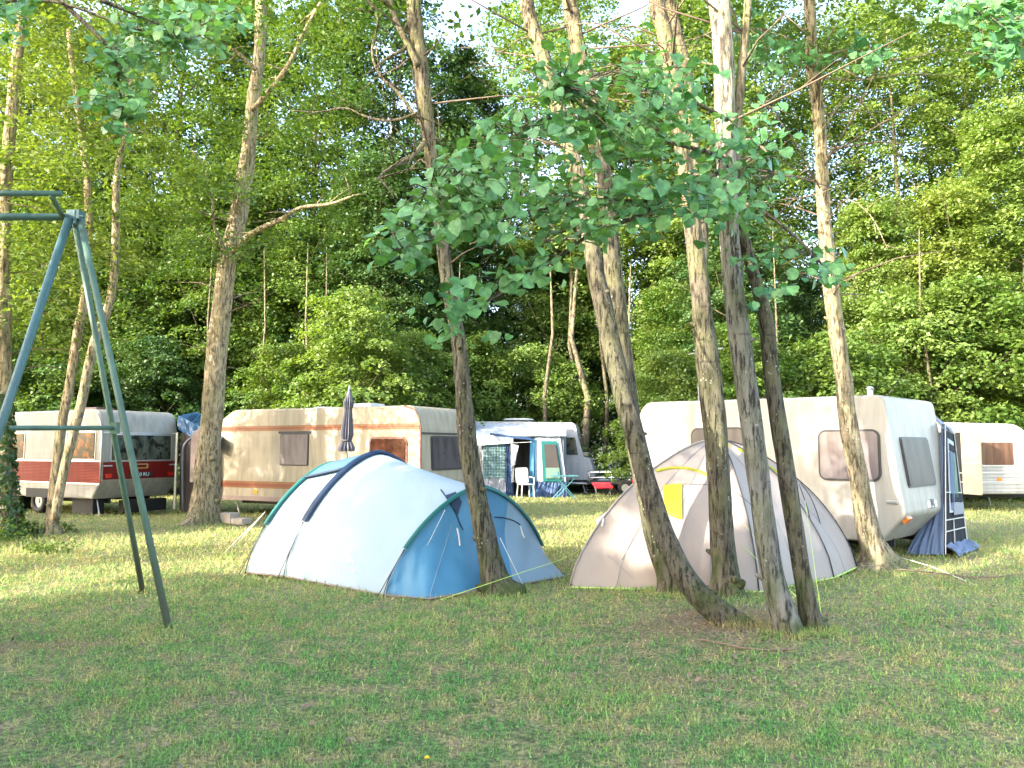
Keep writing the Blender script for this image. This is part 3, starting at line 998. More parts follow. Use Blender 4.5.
# the clump on the right
T5 = big_tree('tree', 'strongly leaning tree sweeping left from its foot, in front of the beige tent',
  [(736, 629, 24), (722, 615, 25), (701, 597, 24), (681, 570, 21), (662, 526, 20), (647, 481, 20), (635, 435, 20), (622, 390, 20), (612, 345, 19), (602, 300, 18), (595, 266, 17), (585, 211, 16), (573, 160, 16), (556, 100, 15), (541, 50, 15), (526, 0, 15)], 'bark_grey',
  limbs=[([(588, 225), (570, 238), (540, 240), (505, 236), (470, 244)], 7.9, 6.2, .02, .006)],
  dY=1.6, twigs=10, crown=(8.4, 13, 2.2, 70, 70, .06), seed=5, flare=1.06, zt=(4, 7))
T5b = big_tree('tree', 'grey tree whose foot is half hidden behind the leaning tree, against the beige tent',
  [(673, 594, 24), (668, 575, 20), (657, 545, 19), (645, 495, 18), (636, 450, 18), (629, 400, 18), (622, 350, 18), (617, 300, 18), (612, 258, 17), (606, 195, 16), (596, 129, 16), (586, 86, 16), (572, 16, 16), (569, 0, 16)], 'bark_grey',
  twigs=10, crown=(8.4, 13, 2.2, 70, 70, .06), seed=6, flare=1.3, zt=(4, 7))
T6 = big_tree('tree', 'thick grey trunk with a mossy foot in the middle of the clump before the tent',
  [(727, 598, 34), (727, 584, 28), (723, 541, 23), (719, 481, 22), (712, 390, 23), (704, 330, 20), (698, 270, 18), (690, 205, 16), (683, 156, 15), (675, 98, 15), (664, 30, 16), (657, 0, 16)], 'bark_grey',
  forks=[([(700, 285, 12), (703, 235, 11), (697, 180, 10), (690, 90, 10), (679, 38, 10), (668, -5, 10)], 9.0)],
  limbs=[([(690, 205), (672, 192), (655, 190), (640, 178)], 8.8, 8.0, .015, .005)],
  twigs=10, crown=(8.5, 13, 2.2, 70, 70, .06), seed=7, flare=1.4, zt=(4, 7))
T7 = big_tree('tree', 'nearest grey trunk with long cracks in its bark, in the clump before the beige tent',
  [(789, 638, 26), (785, 620, 25), (776, 590, 23), (769, 560, 22), (759, 481, 22), (747, 390, 22), (735, 300, 20), (731, 254, 20), (727, 176, 20), (725, 100, 21), (723, 39, 21), (719, 0, 21)], 'bark_cracked',
  twigs=8, crown=(7.6, 12, 2.2, 70, 70, .06), seed=8, flare=1.2, zt=(4, 6.5))
T8 = big_tree('tree', 'thin grey trunk just right of the cracked one, the rightmost of the clump',
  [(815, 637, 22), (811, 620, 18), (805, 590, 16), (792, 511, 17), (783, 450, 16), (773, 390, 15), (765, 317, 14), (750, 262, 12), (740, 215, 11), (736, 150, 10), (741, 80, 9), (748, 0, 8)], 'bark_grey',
  twigs=8, crown=(7.4, 11, 2.0, 50, 70, .06), seed=9, flare=1.25, zt=(4, 6.5))
T9 = big_tree('tree', 'tall slender mossy trunk in front of the big white caravan window',
  [(877, 566, 36), (876, 556, 26), (868, 528, 20), (858, 476, 18), (849, 432, 17), (844, 380, 16), (841, 364, 15), (832, 297, 15), (824, 217, 14), (821, 150, 12), (817, 100, 12), (812, 67, 12), (809, 0, 12)], 'bark_pale',
  limbs=[([(818, 78), (860, 80), (905, 74), (960, 76)], 10.7, 11.5, .018, .005),
         ([(816, 55), (795, 75), (770, 100), (748, 108)], 10.7, 10.1, .02, .006),
         ([(826, 225), (845, 200), (870, 215), (888, 250)], 10.7, 9.8, .012, .004),
         ([(822, 130), (850, 95), (875, 120), (905, 165), (920, 200)], 10.7, 11.5, .018, .005),
         ([(813, 60), (850, 50), (900, 60), (950, 50), (1000, 62)], 10.7, 12, .02, .006)],
  twigs=26, crown=(7.0, 14, 2.6, 130, 80, .045), seed=10, zt=(3.5, 9), flare=1.5)

# ------------------------------------------------------------------ lime branches hanging into the view
def lime_leaf_mesh(name, centers, seed, parent, size=.05, face=None):
    """round, pointed leaves of nine corners, slightly cupped"""
    rg = np.random.default_rng(seed)
    n = len(centers)
    C = np.array([tuple(c) for c in centers])
    nn = rg.normal(0, .42, (n, 3)); nn[:, 2] += .62; nn[:, 1] -= .42
    nn /= np.linalg.norm(nn, axis=1)[:, None]
    tip = rg.normal(0, .6, (n, 3)); tip[:, 2] -= 1.0
    tip -= nn * (tip * nn).sum(1)[:, None]; tip /= np.linalg.norm(tip, axis=1)[:, None]
    side = np.cross(nn, tip)
    s = size * (.55 + .75 * rg.random(n) ** .8)
    shape = [(1.15, 0), (.62, .62), (.05, .88), (-.55, .72), (-.82, .32), (-.62, 0), (-.82, -.32), (-.55, -.72), (.05, -.88), (.62, -.62)]
    V = np.stack([C + tip * (a * s)[:, None] + side * (b * s)[:, None] + nn * ((b * b * .28 - a * a * .12) * s)[:, None] for a, b in shape], 1)
    # two half blades folded on the midrib
    return np_mesh(name, V, 10, 'leaf_lime', parent)

def lime_branches(root, base, paths, blobs, nleaf, seed, size=.05, bark='bark_grey', r0=.022):
    """paths: px polylines with (Y0,Y1); blobs: (px,py,rx,ry,Y,weight) where leaf sprigs hang"""
    rg = random.Random(seed)
    m = MB(); nodes = []
    for pts, Ya, Yb in paths:
        k = len(pts)
        w3 = catmull([tuple(P(px, py, Ya + (Yb - Ya) * i / (k - 1))) for i, (px, py) in enumerate(pts)], 5)
        n_ = len(w3)
        m.tube([Vector(p) - base for p in w3], [r0 * (1 - .8 * i / (n_ - 1)) for i in range(n_)], 6)
        nodes += [Vector(p) for p in w3[n_ // 4:]]
    cent = []
    tot = sum(b[5] for b in blobs)
    for (px, py, rx, ry, Y, wgt) in blobs:
        ns = max(1, int(nleaf * wgt / tot / 9))
        for i in range(ns):
            a = rg.uniform(0, 6.28); q = math.sqrt(rg.random())
            c = P(px + math.cos(a) * rx * q * 1.12, py + math.sin(a) * ry * q * 1.15, Y + rg.uniform(-.75, .75))
            nd = min(nodes, key=lambda p: (p - c).length + rg.uniform(0, .25))
            mid = nd.lerp(c, .5) + Vector((rg.uniform(-.06, .06), rg.uniform(-.06, .06), .07))
            m.tube([nd - base, mid - base, c - base], [.0055, .0035, .0015], 4)
            d = (c - nd); d = d.normalized() if d.length > .05 else Vector((1, 0, 0))
            for j in range(9):
                t = rg.uniform(-.34, .10)
                p = c + d * t + Vector((rg.gauss(0, .07), rg.gauss(0, .07), rg.gauss(-.02, .05)))
                cent.append(p - base)
    m.build('branch', bark, root, smooth=True)
    lime_leaf_mesh('leaves', cent, seed, root, size)

root, base, sm = T7
lime_branches(root, base,
   [([(728, 160), (700, 150), (660, 140), (600, 120), (540, 120), (480, 150), (430, 190)], 6.6, 5.0),
    ([(728, 170), (700, 180), (650, 200), (590, 200), (520, 215), (450, 235), (395, 250)], 6.6, 5.3),
    ([(727, 120), (690, 100), (640, 85), (590, 80), (560, 85)], 6.6, 5.2),
    ([(731, 200), (760, 210), (790, 232), (820, 262), (832, 285)], 6.6, 5.9),
    ([(700, 180), (640, 215), (590, 235), (540, 270), (490, 300), (450, 320)], 6.4, 5.2),
    ([(726, 150), (745, 140), (765, 150), (775, 175)], 6.6, 5.8)],
   [(610, 100, 95, 55, 5.4, 3.2), (560, 165, 110, 55, 5.3, 3.9), (480, 190, 55, 38, 5.1, 1.5), (680, 150, 80, 60, 5.7, 2.6), (590, 65, 45, 28, 5.3, .5), (660, 85, 50, 30, 5.4, .6),
    (735, 150, 50, 55, 6.0, 1.3), (420, 225, 48, 22, 5.2, .9), (392, 258, 22, 10, 5.3, .25), (500, 235, 60, 22, 5.2, .8), (600, 222, 50, 25, 5.4, .6), (690, 220, 55, 28, 5.8, .8),
    (470, 305, 36, 18, 5.2, .4), (440, 328, 22, 10, 5.2, .14), (500, 280, 40, 16, 5.3, .2), (560, 262, 36, 18, 5.4, .2), (750, 240, 35, 25, 6.0, .45), (812, 268, 34, 16, 5.9, .45), (775, 290, 20, 10, 6, .15), (490, 335, 12, 12, 5.2, .1)],
   2500, 3, .046)
root, base, sm = T9
lime_branches(root, base, [([(812, 67), (790, 40), (770, 30), (750, 28)], 10.7, 9.5), ([(813, 80), (840, 60), (880, 50)], 10.7, 9.5)],
   [(760, 35, 40, 28, 9.6, 1), (850, 50, 40, 22, 9.6, 1), (790, 60, 30, 20, 9.8, .6)], 240, 4, .06)

# trees that stand outside the frame but reach or shade into it
def outside_tree(key, x, y, sc, label, leaf='leaf_mid', name='tree', zs=1.0):
    return put_tree(key, x, y, sc, rr.uniform(0, 6), leaf, label, name, 'tree', 'trees standing beside and behind the photographer', zs=zs)

def branch_tree(x, y, label, paths, blobs, n, seed, size):
    base = Vector((x, y, 0))
    root = empty('tree', base, 0, label, 'tree', 'trees standing beside and behind the photographer')
    m = MB(); m.tube([(0, 0, -.1), (.05, 0, .1), (.1, .05, 2), (0, .1, 4.5), (.1, 0, 7.5), (0, .1, 11)], [.19, .15, .13, .11, .09, .03], 12, True, 0, .1, seed)
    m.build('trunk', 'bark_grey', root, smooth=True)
    lime_branches(root, base, paths, blobs, n, seed, size)
    rgn = np.random.default_rng(seed)
    cs, os_ = crown_centers(rgn, 60, 7.5, 12, 2.2, PROF['oval'])
    np_mesh('crown', spray_cloud(rgn, cs, os_, 70, .6, .07), 4, 'leaf_mid', root)
branch_tree(-7.3, 6.2, 'lime tree left of the frame, its leafy branch hanging in at the upper left',
   [([(-330, 60), (-100, 20), (40, 0), (140, 30), (200, 25), (235, 10)], 6.2, 6.8), ([(60, 0), (110, 50), (120, 90), (125, 120)], 6.5, 6.6), ([(100, 0), (150, 20), (190, 40)], 6.5, 6.9)],
   [(170, 40, 55, 26, 6.8, 2.2), (200, 15, 40, 14, 6.8, .8), (125, 65, 30, 18, 6.7, .9), (115, 100, 34, 12, 6.6, .9), (120, 125, 14, 8, 6.6, .2), (10, 8, 22, 12, 6.6, .4), (15, 40, 12, 8, 6.6, .12)],
   900, 12, .046)
branch_tree(8.2, 7.2, 'lime tree right of the frame, its dark leaves hanging in at the upper right corner',
   [([(1400, 40), (1200, 10), (1080, 0), (1010, 20), (975, 10)], 7.2, 6.8), ([(1080, 0), (1030, 40), (1000, 50)], 7.1, 6.9)],
   [(1005, 20, 36, 20, 6.9, 1.6), (1000, 52, 26, 10, 6.9, .5), (960, 5, 20, 10, 6.9, .35)], 420, 13, .048)

SHADE = [
 ('screen_tree', -16.2, -.3, .72, 1.0, 'smallest bushy tree of the screen left of the photographer, farthest to the left'),
 ('screen_tree', -13.9, -.1, 1.08, 1.0, 'bushy tree left of the photographer, shading the foot of the blue and white tent'),
 ('screen_tree', -12.3, -1.4, .98, 1.0, 'bushy tree left of the photographer, shading the foot of the beige tent'),
 ('screen_tree', -11.1, -1.9, 1.1, 1.0, 'bushy tree left of the photographer, shading the thick mossy footed trunk'),
 ('screen_tree', -10.2, -2.8, 1.25, 1.0, 'tallest bushy tree left of the photographer, shading the clump of grey trunks'),
 ('screen_tree', -7.6, -4.9, 1.1, 1.0, 'bushy tree behind the left shoulder of the photographer, shading the near grass'),
 ('dapple_tree', -5.2, -6.6, 1.1, 1.0, 'bushy tree behind the photographer, shading the lower right of the meadow'),
 ('dapple_tree', -2.6, -8.3, 1.1, 1.0, 'bushy tree farthest behind the photographer'),
]
for i, (k, x, y, sc, zs, lab) in enumerate(SHADE):
    outside_tree(k, x, y, sc, lab, zs=zs)
DAPPLE = [('gap_tree', -15.4, 15.8, .78, 'low bushy tree just left of the frame, close to the red and white caravan'),
 ('high_dapple', -10.3, 2.5, 1.0, 'high crowned tree left of the photographer, its small crown far above the tents'),
 ('dapple_tree', -17.0, 10.2, 1.1, 'leafy tree left of the frame, second from the striped caravan'),
 ('gap_tree', -21.8, 12.6, 1.0, 'leafy tree farthest left of the frame, shading the red and white caravan'),
 ('open_tall', -9.3, 3.4, .42, 'slender open crowned tree left of the photographer, dappling the tents and the big white caravan'),
 ('dapple_tree', -13.0, 12.8, .8, 'small tree just left of the frame, dappling the trunk of the big pale tree'), ('dapple_tree', -15.0, 11.4, .95, 'thin crowned tree left of the frame, dappling the striped caravan with shade'), ('open_tall', -18.2, 12.6, .33, 'thin crowned tree left of the frame, between the two that dapple the caravans'),
          ('dapple_tree', -20, 14.6, 1.15, 'tree left of the frame, dappling the red and white caravan with shade'), ('dapple_tree', -17.5, 9.2, .9, 'small tree left of the frame, farthest from the caravans'),
          ('open_tall', -12.2, 7.0, .30, 'slender tree left of the frame, shading the grass beyond the swing frame')]
for i, (k, x, y, sc, lab) in enumerate(DAPPLE):
    outside_tree(k, x, y, sc, lab, 'leaf_mid')
build_grass()
build_litter()
# ------------------------------------------------------------------ swing frame
def swing():
    A = P(75, 215, 7.75)
    base = Vector((A.x, A.y, 0))
    root = empty('swing_frame', base, 0, 'green painted steel tube swing frame without swings, rust on its legs', 'swing frame')
    o = lambda p: Vector(p) - base
    def leg(px, py, Yt=7.75, top=(75, 217), r=.034, mat='paint_green'):
        f = G(px, py); f.z = -.1
        t = P(top[0], top[1], Yt)
        m = MB(); m.tube([o(f), o(f.lerp(t, .5)), o(t)], r * .88, 10); m.build('leg', mat, root, smooth=True); return f, t
    l1 = leg(172, 631, 7.75, (80, 218), .036)
    l2 = leg(145, 593, 7.85, (74, 218), .034)
    f = P(-72, 646, 6.6); t = P(69, 219, 7.7)
    m = MB(); m.tube([o(f), o(t)], .04, 10); m.build('leg', 'paint_bluegreen', root, smooth=True)
    # cross bar between the two legs of the A
    m = MB(); m.tube([o(P(9, 428, 7.12)), o(P(116, 428, 8.32))], .024, 8); m.build('cross_bar', 'paint_green', root, smooth=True)
    m = MB()
    m.box(o(P(115, 428, 8.3)), (.07, .07, .12)); m.build('clamp', 'paint_green', root)
    m = MB(); m.tube([o(P(-260, 217, 8.3)), o(P(78, 217, 7.75))], .038, 10); m.build('top_beam', 'paint_green', root, smooth=True)
    m = MB(); m.tube([o(P(-260, 193, 7.5)), o(P(61, 193.5, 7.2))], .028, 8); m.build('upper_bar', 'paint_green', root, smooth=True)
    m = MB(); m.tube([o(P(52, 196, 7.2)), o(P(62, 216, 7.75))], .026, 8); m.build('link_bar', 'paint_green', root, smooth=True)
    m = MB(); m.box(o(P(76, 216, 7.75)), (.13, .12, .10)); m.tube([o(P(75, 210, 7.7)), o(P(75, 224, 7.7))], .02, 8); m.tube([o(P(80, 216, 7.66)), o(P(84, 217, 7.66))], .015, 6)
    m.build('corner_bracket', 'paint_bluegreen', root, bevel=.01)
swing()

# ------------------------------------------------------------------ tents
def surface_grid(rows, name, mat, parent, closed=False, base=Vector((0, 0, 0)), disp=0):
    nu, nv = len(rows), len(rows[0])
    v = [Vector(p) - base for r_ in rows for p in r_]
    f = [(i * nv + j, i * nv + j + 1, (i + 1) * nv + j + 1, (i + 1) * nv + j) for i in range(nu - 1) for j in range(nv - 1)]
    m = MB(); m.add(v, f)
    return m.build(name, mat, parent, smooth=True)

def bvh_of(objs):
    vs_, fs = [], []
    for o in objs:
        M = Matrix.Translation(o.parent.location) if o.parent else Matrix()
        k = len(vs_)
        vs_ += [M @ x.co for x in o.data.vertices]
        fs += [tuple(i + k for i in p.vertices) for p in o.data.polygons]
    return BVHTree.FromPolygons(vs_, fs)

def hit(bvh, px, py):
    d = ray(px, py).normalized()
    loc, nr, idx, dist = bvh.ray_cast(Vector((0, 0, CAMZ)), d)
    if loc is None: return None, None
    if nr.dot(d) > 0: nr = -nr
    return loc, nr

def ribbon(bvh, pts, wpx, name, mat, parent, off=.012, sub=8):
    """a strip sewn onto a surface, its line given on the photo, width in metres"""
    q = catmull(pts, sub)
    L = []
    for a in q:
        l, n = hit(bvh, a[0], a[1])
        if l is not None: L.append((l, n))
    if len(L) < 2: return None
    base = parent.location
    m = MB(); vs_ = []
    for i, (l, n) in enumerate(L):
        t = (L[min(i + 1, len(L) - 1)][0] - L[max(i - 1, 0)][0])
        if t.length < 1e-6: t = Vector((1, 0, 0))
        t.normalize()
        s = n.cross(t).normalized()
        hw = wpx / 2
        for k, (c, h) in enumerate(((-1, 0), (-.6, 1), (.6, 1), (1, 0))):
            vs_.append(l + s * hw * c + n * (off * (h if h else -.3)) - base)
    f = [(i * 4 + k, i * 4 + k + 1, i * 4 + k + 5, i * 4 + k + 4) for i in range(len(L) - 1) for k in range(3)]
    m.add(vs_, f)
    return m.build(name, mat, parent, smooth=True)

def patch(bvh, poly, name, mat, parent, off=.01, n=6):
    """quad panel sewn on a surface; poly = four photo corners"""
    base = parent.location
    (a, b, c, d) = [Vector(p) for p in poly]
    rows = []
    for i in range(n + 1):
        r_ = []
        for j in range(n + 1):
            s, t = i / n, j / n
            q = (a * (1 - s) + b * s) * (1 - t) + (d * (1 - s) + c * s) * t
            l, nn = hit(bvh, q.x, q.y)
            if l is None: return None
            r_.append(l + nn * off)
        rows.append(r_)
    return surface_grid(rows, name, mat, parent, base=base)

def cord(root, pts, name='guy_line', mat='cord_white', r=.003, sag=.0):
    base = root.location
    m = MB(); m.tube([Vector(p) - base for p in pts], r, 5)
    o = m.build(name, mat, root, smooth=True)
    return o

def hoop(a, b, h, lean=Vector((0, 0, 0)), p=1.6, q=1.5, n=40):
    a, b = Vector(a), Vector(b)
    out = []
    for i in range(n + 1):
        # denser sampling towards the legs
        u = -math.cos(math.pi * i / n)
        z = h * max(0, 1 - abs(u) ** p) ** (1 / q)
        c = a.lerp(b, (u + 1) / 2)
        out.append(Vector((c.x, c.y, z)) + lean * (z / h))
    return out

def blue_tent():
    h1a, h1b = Vector((-3.40, 10.15, 0)), Vector((-1.75, 11.65, 0))
    h2a, h2b = Vector((-2.82, 9.85, 0)), Vector((-.85, 11.6, 0))
    h3a, h3b = Vector((-1.38, 8.62, 0)), Vector((.45, 10.25, 0))
    c1, c2 = Vector((-.88, 8.40, 0)), Vector((.69, 9.83, 0))
    base = Vector((-1.2, 10.0, 0))
    root = empty('tent', base, 0, 'white and blue three hoop tunnel tent with navy pole sleeves', 'tent')
    n = 40
    H1 = hoop(h1a, h1b, 1.38, Vector((.12, -.1, 0)), n=n)
    H2 = hoop(h2a, h2b, 1.53, n=n)
    H3 = hoop(h3a, h3b, 1.12, Vector((.08, -.05, 0)), n=n)
    def loft(A, B, k, sag):
        rows = []
        for i in range(k + 1):
            t = i / k
            s = sag * 4 * t * (1 - t)
            r_ = []
            for j, (a, b) in enumerate(zip(A, B)):
                p = a.lerp(b, t)
                cen = (A[0] + A[-1] + B[0] + B[-1]) / 4; cen.z = .5
                k_ = min(1, p.z / .5)
                d = (cen - p); d.z *= .9
                p = p + d * s * k_
                r_.append(p)
            rows.append(r_)
        return rows
    w1 = surface_grid(loft(H1, H2, 10, .02), 'rear_panel', 'tent_white', root, base=base)
    w2 = surface_grid(loft(H2, H3, 18, .035), 'side_panel', 'tent_white', root, base=base)
    # rear wall leaning out from the first hoop
    ax = Vector((-.55, .83, 0))
    G1 = [Vector((p.x, p.y, 0)).lerp((h1a + h1b) / 2, .25) + ax * .55 * math.sin(math.pi * i / n) for i, p in enumerate(H1)]
    G1[0] = H1[0].copy(); G1[-1] = H1[-1].copy()
    surface_grid([[g.lerp(a, t / 5) for a, g in zip(H1, G1)] for t in range(6)], 'rear_wall', 'tent_white', root, base=base)
    # porch: ruled from the front hoop to the peg line
    poly = [h3a, c1, c2, h3b]
    cut = [0, .30, .86, 1]
    def onpoly(s):
        for i in range(3):
            if s <= cut[i + 1] + 1e-9:
                return poly[i].lerp(poly[i + 1], (s - cut[i]) / (cut[i + 1] - cut[i]))
        return poly[-1]
    pr = []
    K = 14
    for r_ in range(K + 1):
        t = r_ / K
        row = []
        for j, a in enumerate(H3):
            s = j / n
            g = onpoly(s)
            p = a.lerp(g, t)
            out = Vector((.6, -.8, 0))
            p -= out * .10 * 4 * t * (1 - t) * min(1, a.z)
            p += out * (.020 * math.sin(s * 55 + t * 4) + .012 * math.sin(s * 23 - t * 9)) * 4 * t * (1 - t)
            row.append(p)
        pr.append(row)
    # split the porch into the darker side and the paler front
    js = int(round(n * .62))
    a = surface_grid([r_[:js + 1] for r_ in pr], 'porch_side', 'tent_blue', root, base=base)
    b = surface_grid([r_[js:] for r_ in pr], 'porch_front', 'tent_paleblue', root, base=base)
    allb = bvh_of([w1, w2, a, b])
    # sleeves
    def sleeve(Hh, j0, j1, wid, mat, name='pole_sleeve', ax_=Vector((.53, -.845, 0))):
        cen = (Hh[0] + Hh[-1]) / 2; cen.z = .2
        vs_ = []
        pts = Hh[j0:j1 + 1]
        for i, p in enumerate(pts):
            o_ = (p - cen).normalized()
            e = min(1, min(i, len(pts) - 1 - i) / 1.5)
            for k in range(7):
                an = math.pi * k / 6
                vs_.append(p + ax_ * math.cos(an) * wid * .5 + o_ * (math.sin(an) * .045 + .004) - base)
        m = MB(); m.add(vs_, [(i * 7 + k, i * 7 + k + 1, i * 7 + k + 8, i * 7 + k + 7) for i in range(len(pts) - 1) for k in range(6)])
        m.build(name, mat, root, smooth=True)
    sleeve(H2, 8, 33, .15, 'sleeve_navy')
    sleeve(H1, 8, 33, .07, 'sleeve_teal')
    sleeve(H3, 8, 34, .06, 'sleeve_teal')
    # poles and webbing below the sleeves
    for Hh, f in ((H2, h2a), (H3, h3a), (H1, h1a)):
        m = MB(); m.tube([p - base + Vector((-.01, -.02, 0)) for p in Hh[0:9]], .006, 6); m.build('pole', 'cord_dark', root, smooth=True)
        q = Hh[8]
        g = f + Vector((.06, -.10, 0))
        m = MB(); m.tube([q - base + Vector((-.02, -.02, 0)), f + Vector((-.07, -.07, 0)) - base], .005, 5); m.build('webbing_strap', 'cord_dark', root, smooth=True)
    m = MB(); m.tube([H3[34] - base, h3b - base], .006, 6); m.build('pole', 'cord_dark', root, smooth=True)
    # roof patch between first two hoops and its dark hem
    rows = []
    for i in range(9):
        t = i / 8
        r_ = []
        for j in range(15, 33):
            p = H1[j].lerp(H2[j], .0 + t)
            o_ = (p - Vector((-2.2, 10.8, .3))).normalized()
            r_.append(p + o_ * .035)
        rows.append(r_)
    surface_grid(rows, 'roof_flap', 'tent_roofpatch', root, base=base)
    m = MB(); m.tube([r_[0] - base for r_ in rows], .016, 6); m.build('flap_hem', 'sleeve_navy', root, smooth=True)
    patch(allb, [(273, 501), (305, 505), (304, 510), (272, 506)], 'air_vent', 'parasol_grey', root)
    ribbon(allb, [(277, 488), (283, 489), (289, 491)], .03, 'toggle', 'cord_dark', root)
    # lower mud edge
    edge = [h1a, h2a, h3a, c1, c2]
    m = MB(); m.tube([p - base + Vector((0, -.01, .012)) for p in edge], .012, 6); m.build('ground_hem', 'skirt_pink', root, smooth=True)
    # door hood, zips and toggles on the porch
    ribbon(allb, [(441, 490), (448, 500), (455, 512), (460, 524), (463, 530)], .018, 'zip', 'sleeve_navy', root)
    patch(allb, [(445, 497), (456, 493), (461, 502), (457, 515)], 'hood_flap', 'sleeve_navy', root, .02)
    ribbon(allb, [(457, 528), (459, 537), (460, 546)], .022, 'toggle', 'white_plastic', root)
    ribbon(allb, [(494, 517), (505, 518), (514, 521), (520, 525)], .016, 'zip', 'sleeve_navy', root)
    ribbon(allb, [(520, 526), (522, 533), (524, 538)], .014, 'toggle', 'cord_white', root)
    ribbon(allb, [(430, 596), (436, 575), (444, 550), (452, 524)], .012, 'seam', 'tent_paleblue', root, .006)
    # maker's emblem and small word on the side panel, kept as bright strokes
    E = [[(343.4, 562.2), (350.3, 554.2)], [(350.3, 554.2), (346.0, 560.6)], [(346.0, 560.6), (352.4, 557.4)], [(352.4, 557.4), (348.0, 563.0)], [(348.0, 563.0), (353.0, 560.4)], [(353.0, 560.4), (354.2, 563.2)]]
    m = MB()
    for (p0, p1) in E:
        l0, n0 = hit(allb, *p0); l1, n1 = hit(allb, *p1)
        if l0 is None or l1 is None: continue
        t = (l1 - l0).normalized(); s = n0.cross(t).normalized() * .011
        v = [l0 - s, l0 + s, l1 + s, l1 - s]
        m.add([q + n0 * .006 - base for q in v] + [q + n0 * .009 - base for q in v], [(4, 5, 6, 7), (0, 1, 5, 4), (1, 2, 6, 5), (2, 3, 7, 6), (3, 0, 4, 7)])
    m.build('emblem', 'white_plastic', root)
    l, nn = hit(allb, 350, 570.5); l2, _ = hit(allb, 356, 571.6)
    if l and l2:
        u = (l2 - l).normalized(); v = nn.cross(u)
        text_mesh('lettering', 'QUECHUA', .05, 'white_plastic', root, l - base, u, v, nn, .001, .008)
    # guy lines
    q = P(265, 512, 10.4)
    for gx, gy in ((240, 541), (222, 555), (232, 549)):
        cord(root, [q, G(gx, gy)], 'guy_line', 'cord_white', .0032)
    cord(root, [P(500, 538, 8.9), G(526, 591)], 'guy_line', 'cord_white', .004)
    cord(root, [P(445, 510, 8.8), G(404, 592)], 'guy_line', 'cord_white', .003)
    # pegs
    for px, py in ((251, 573), (290, 577), (387, 595), (430, 599), (567, 577), (527, 592)):
        g = G(px, py)
        m = MB(); m.tube([g - base + Vector((0, 0, -.08)), g - base + Vector((.01, -.02, .04)), g - base + Vector((.03, -.02, .035))], .005, 5)
        m.build('peg', 'galv', root, smooth=True)
    cord(root, [G(440, 600), P(505, 578, 8.7), P(560, 560, 9.4), P(602, 539, 10.2)], 'guy_line', 'cord_yellow', .0035)
    return root
blue_tent()

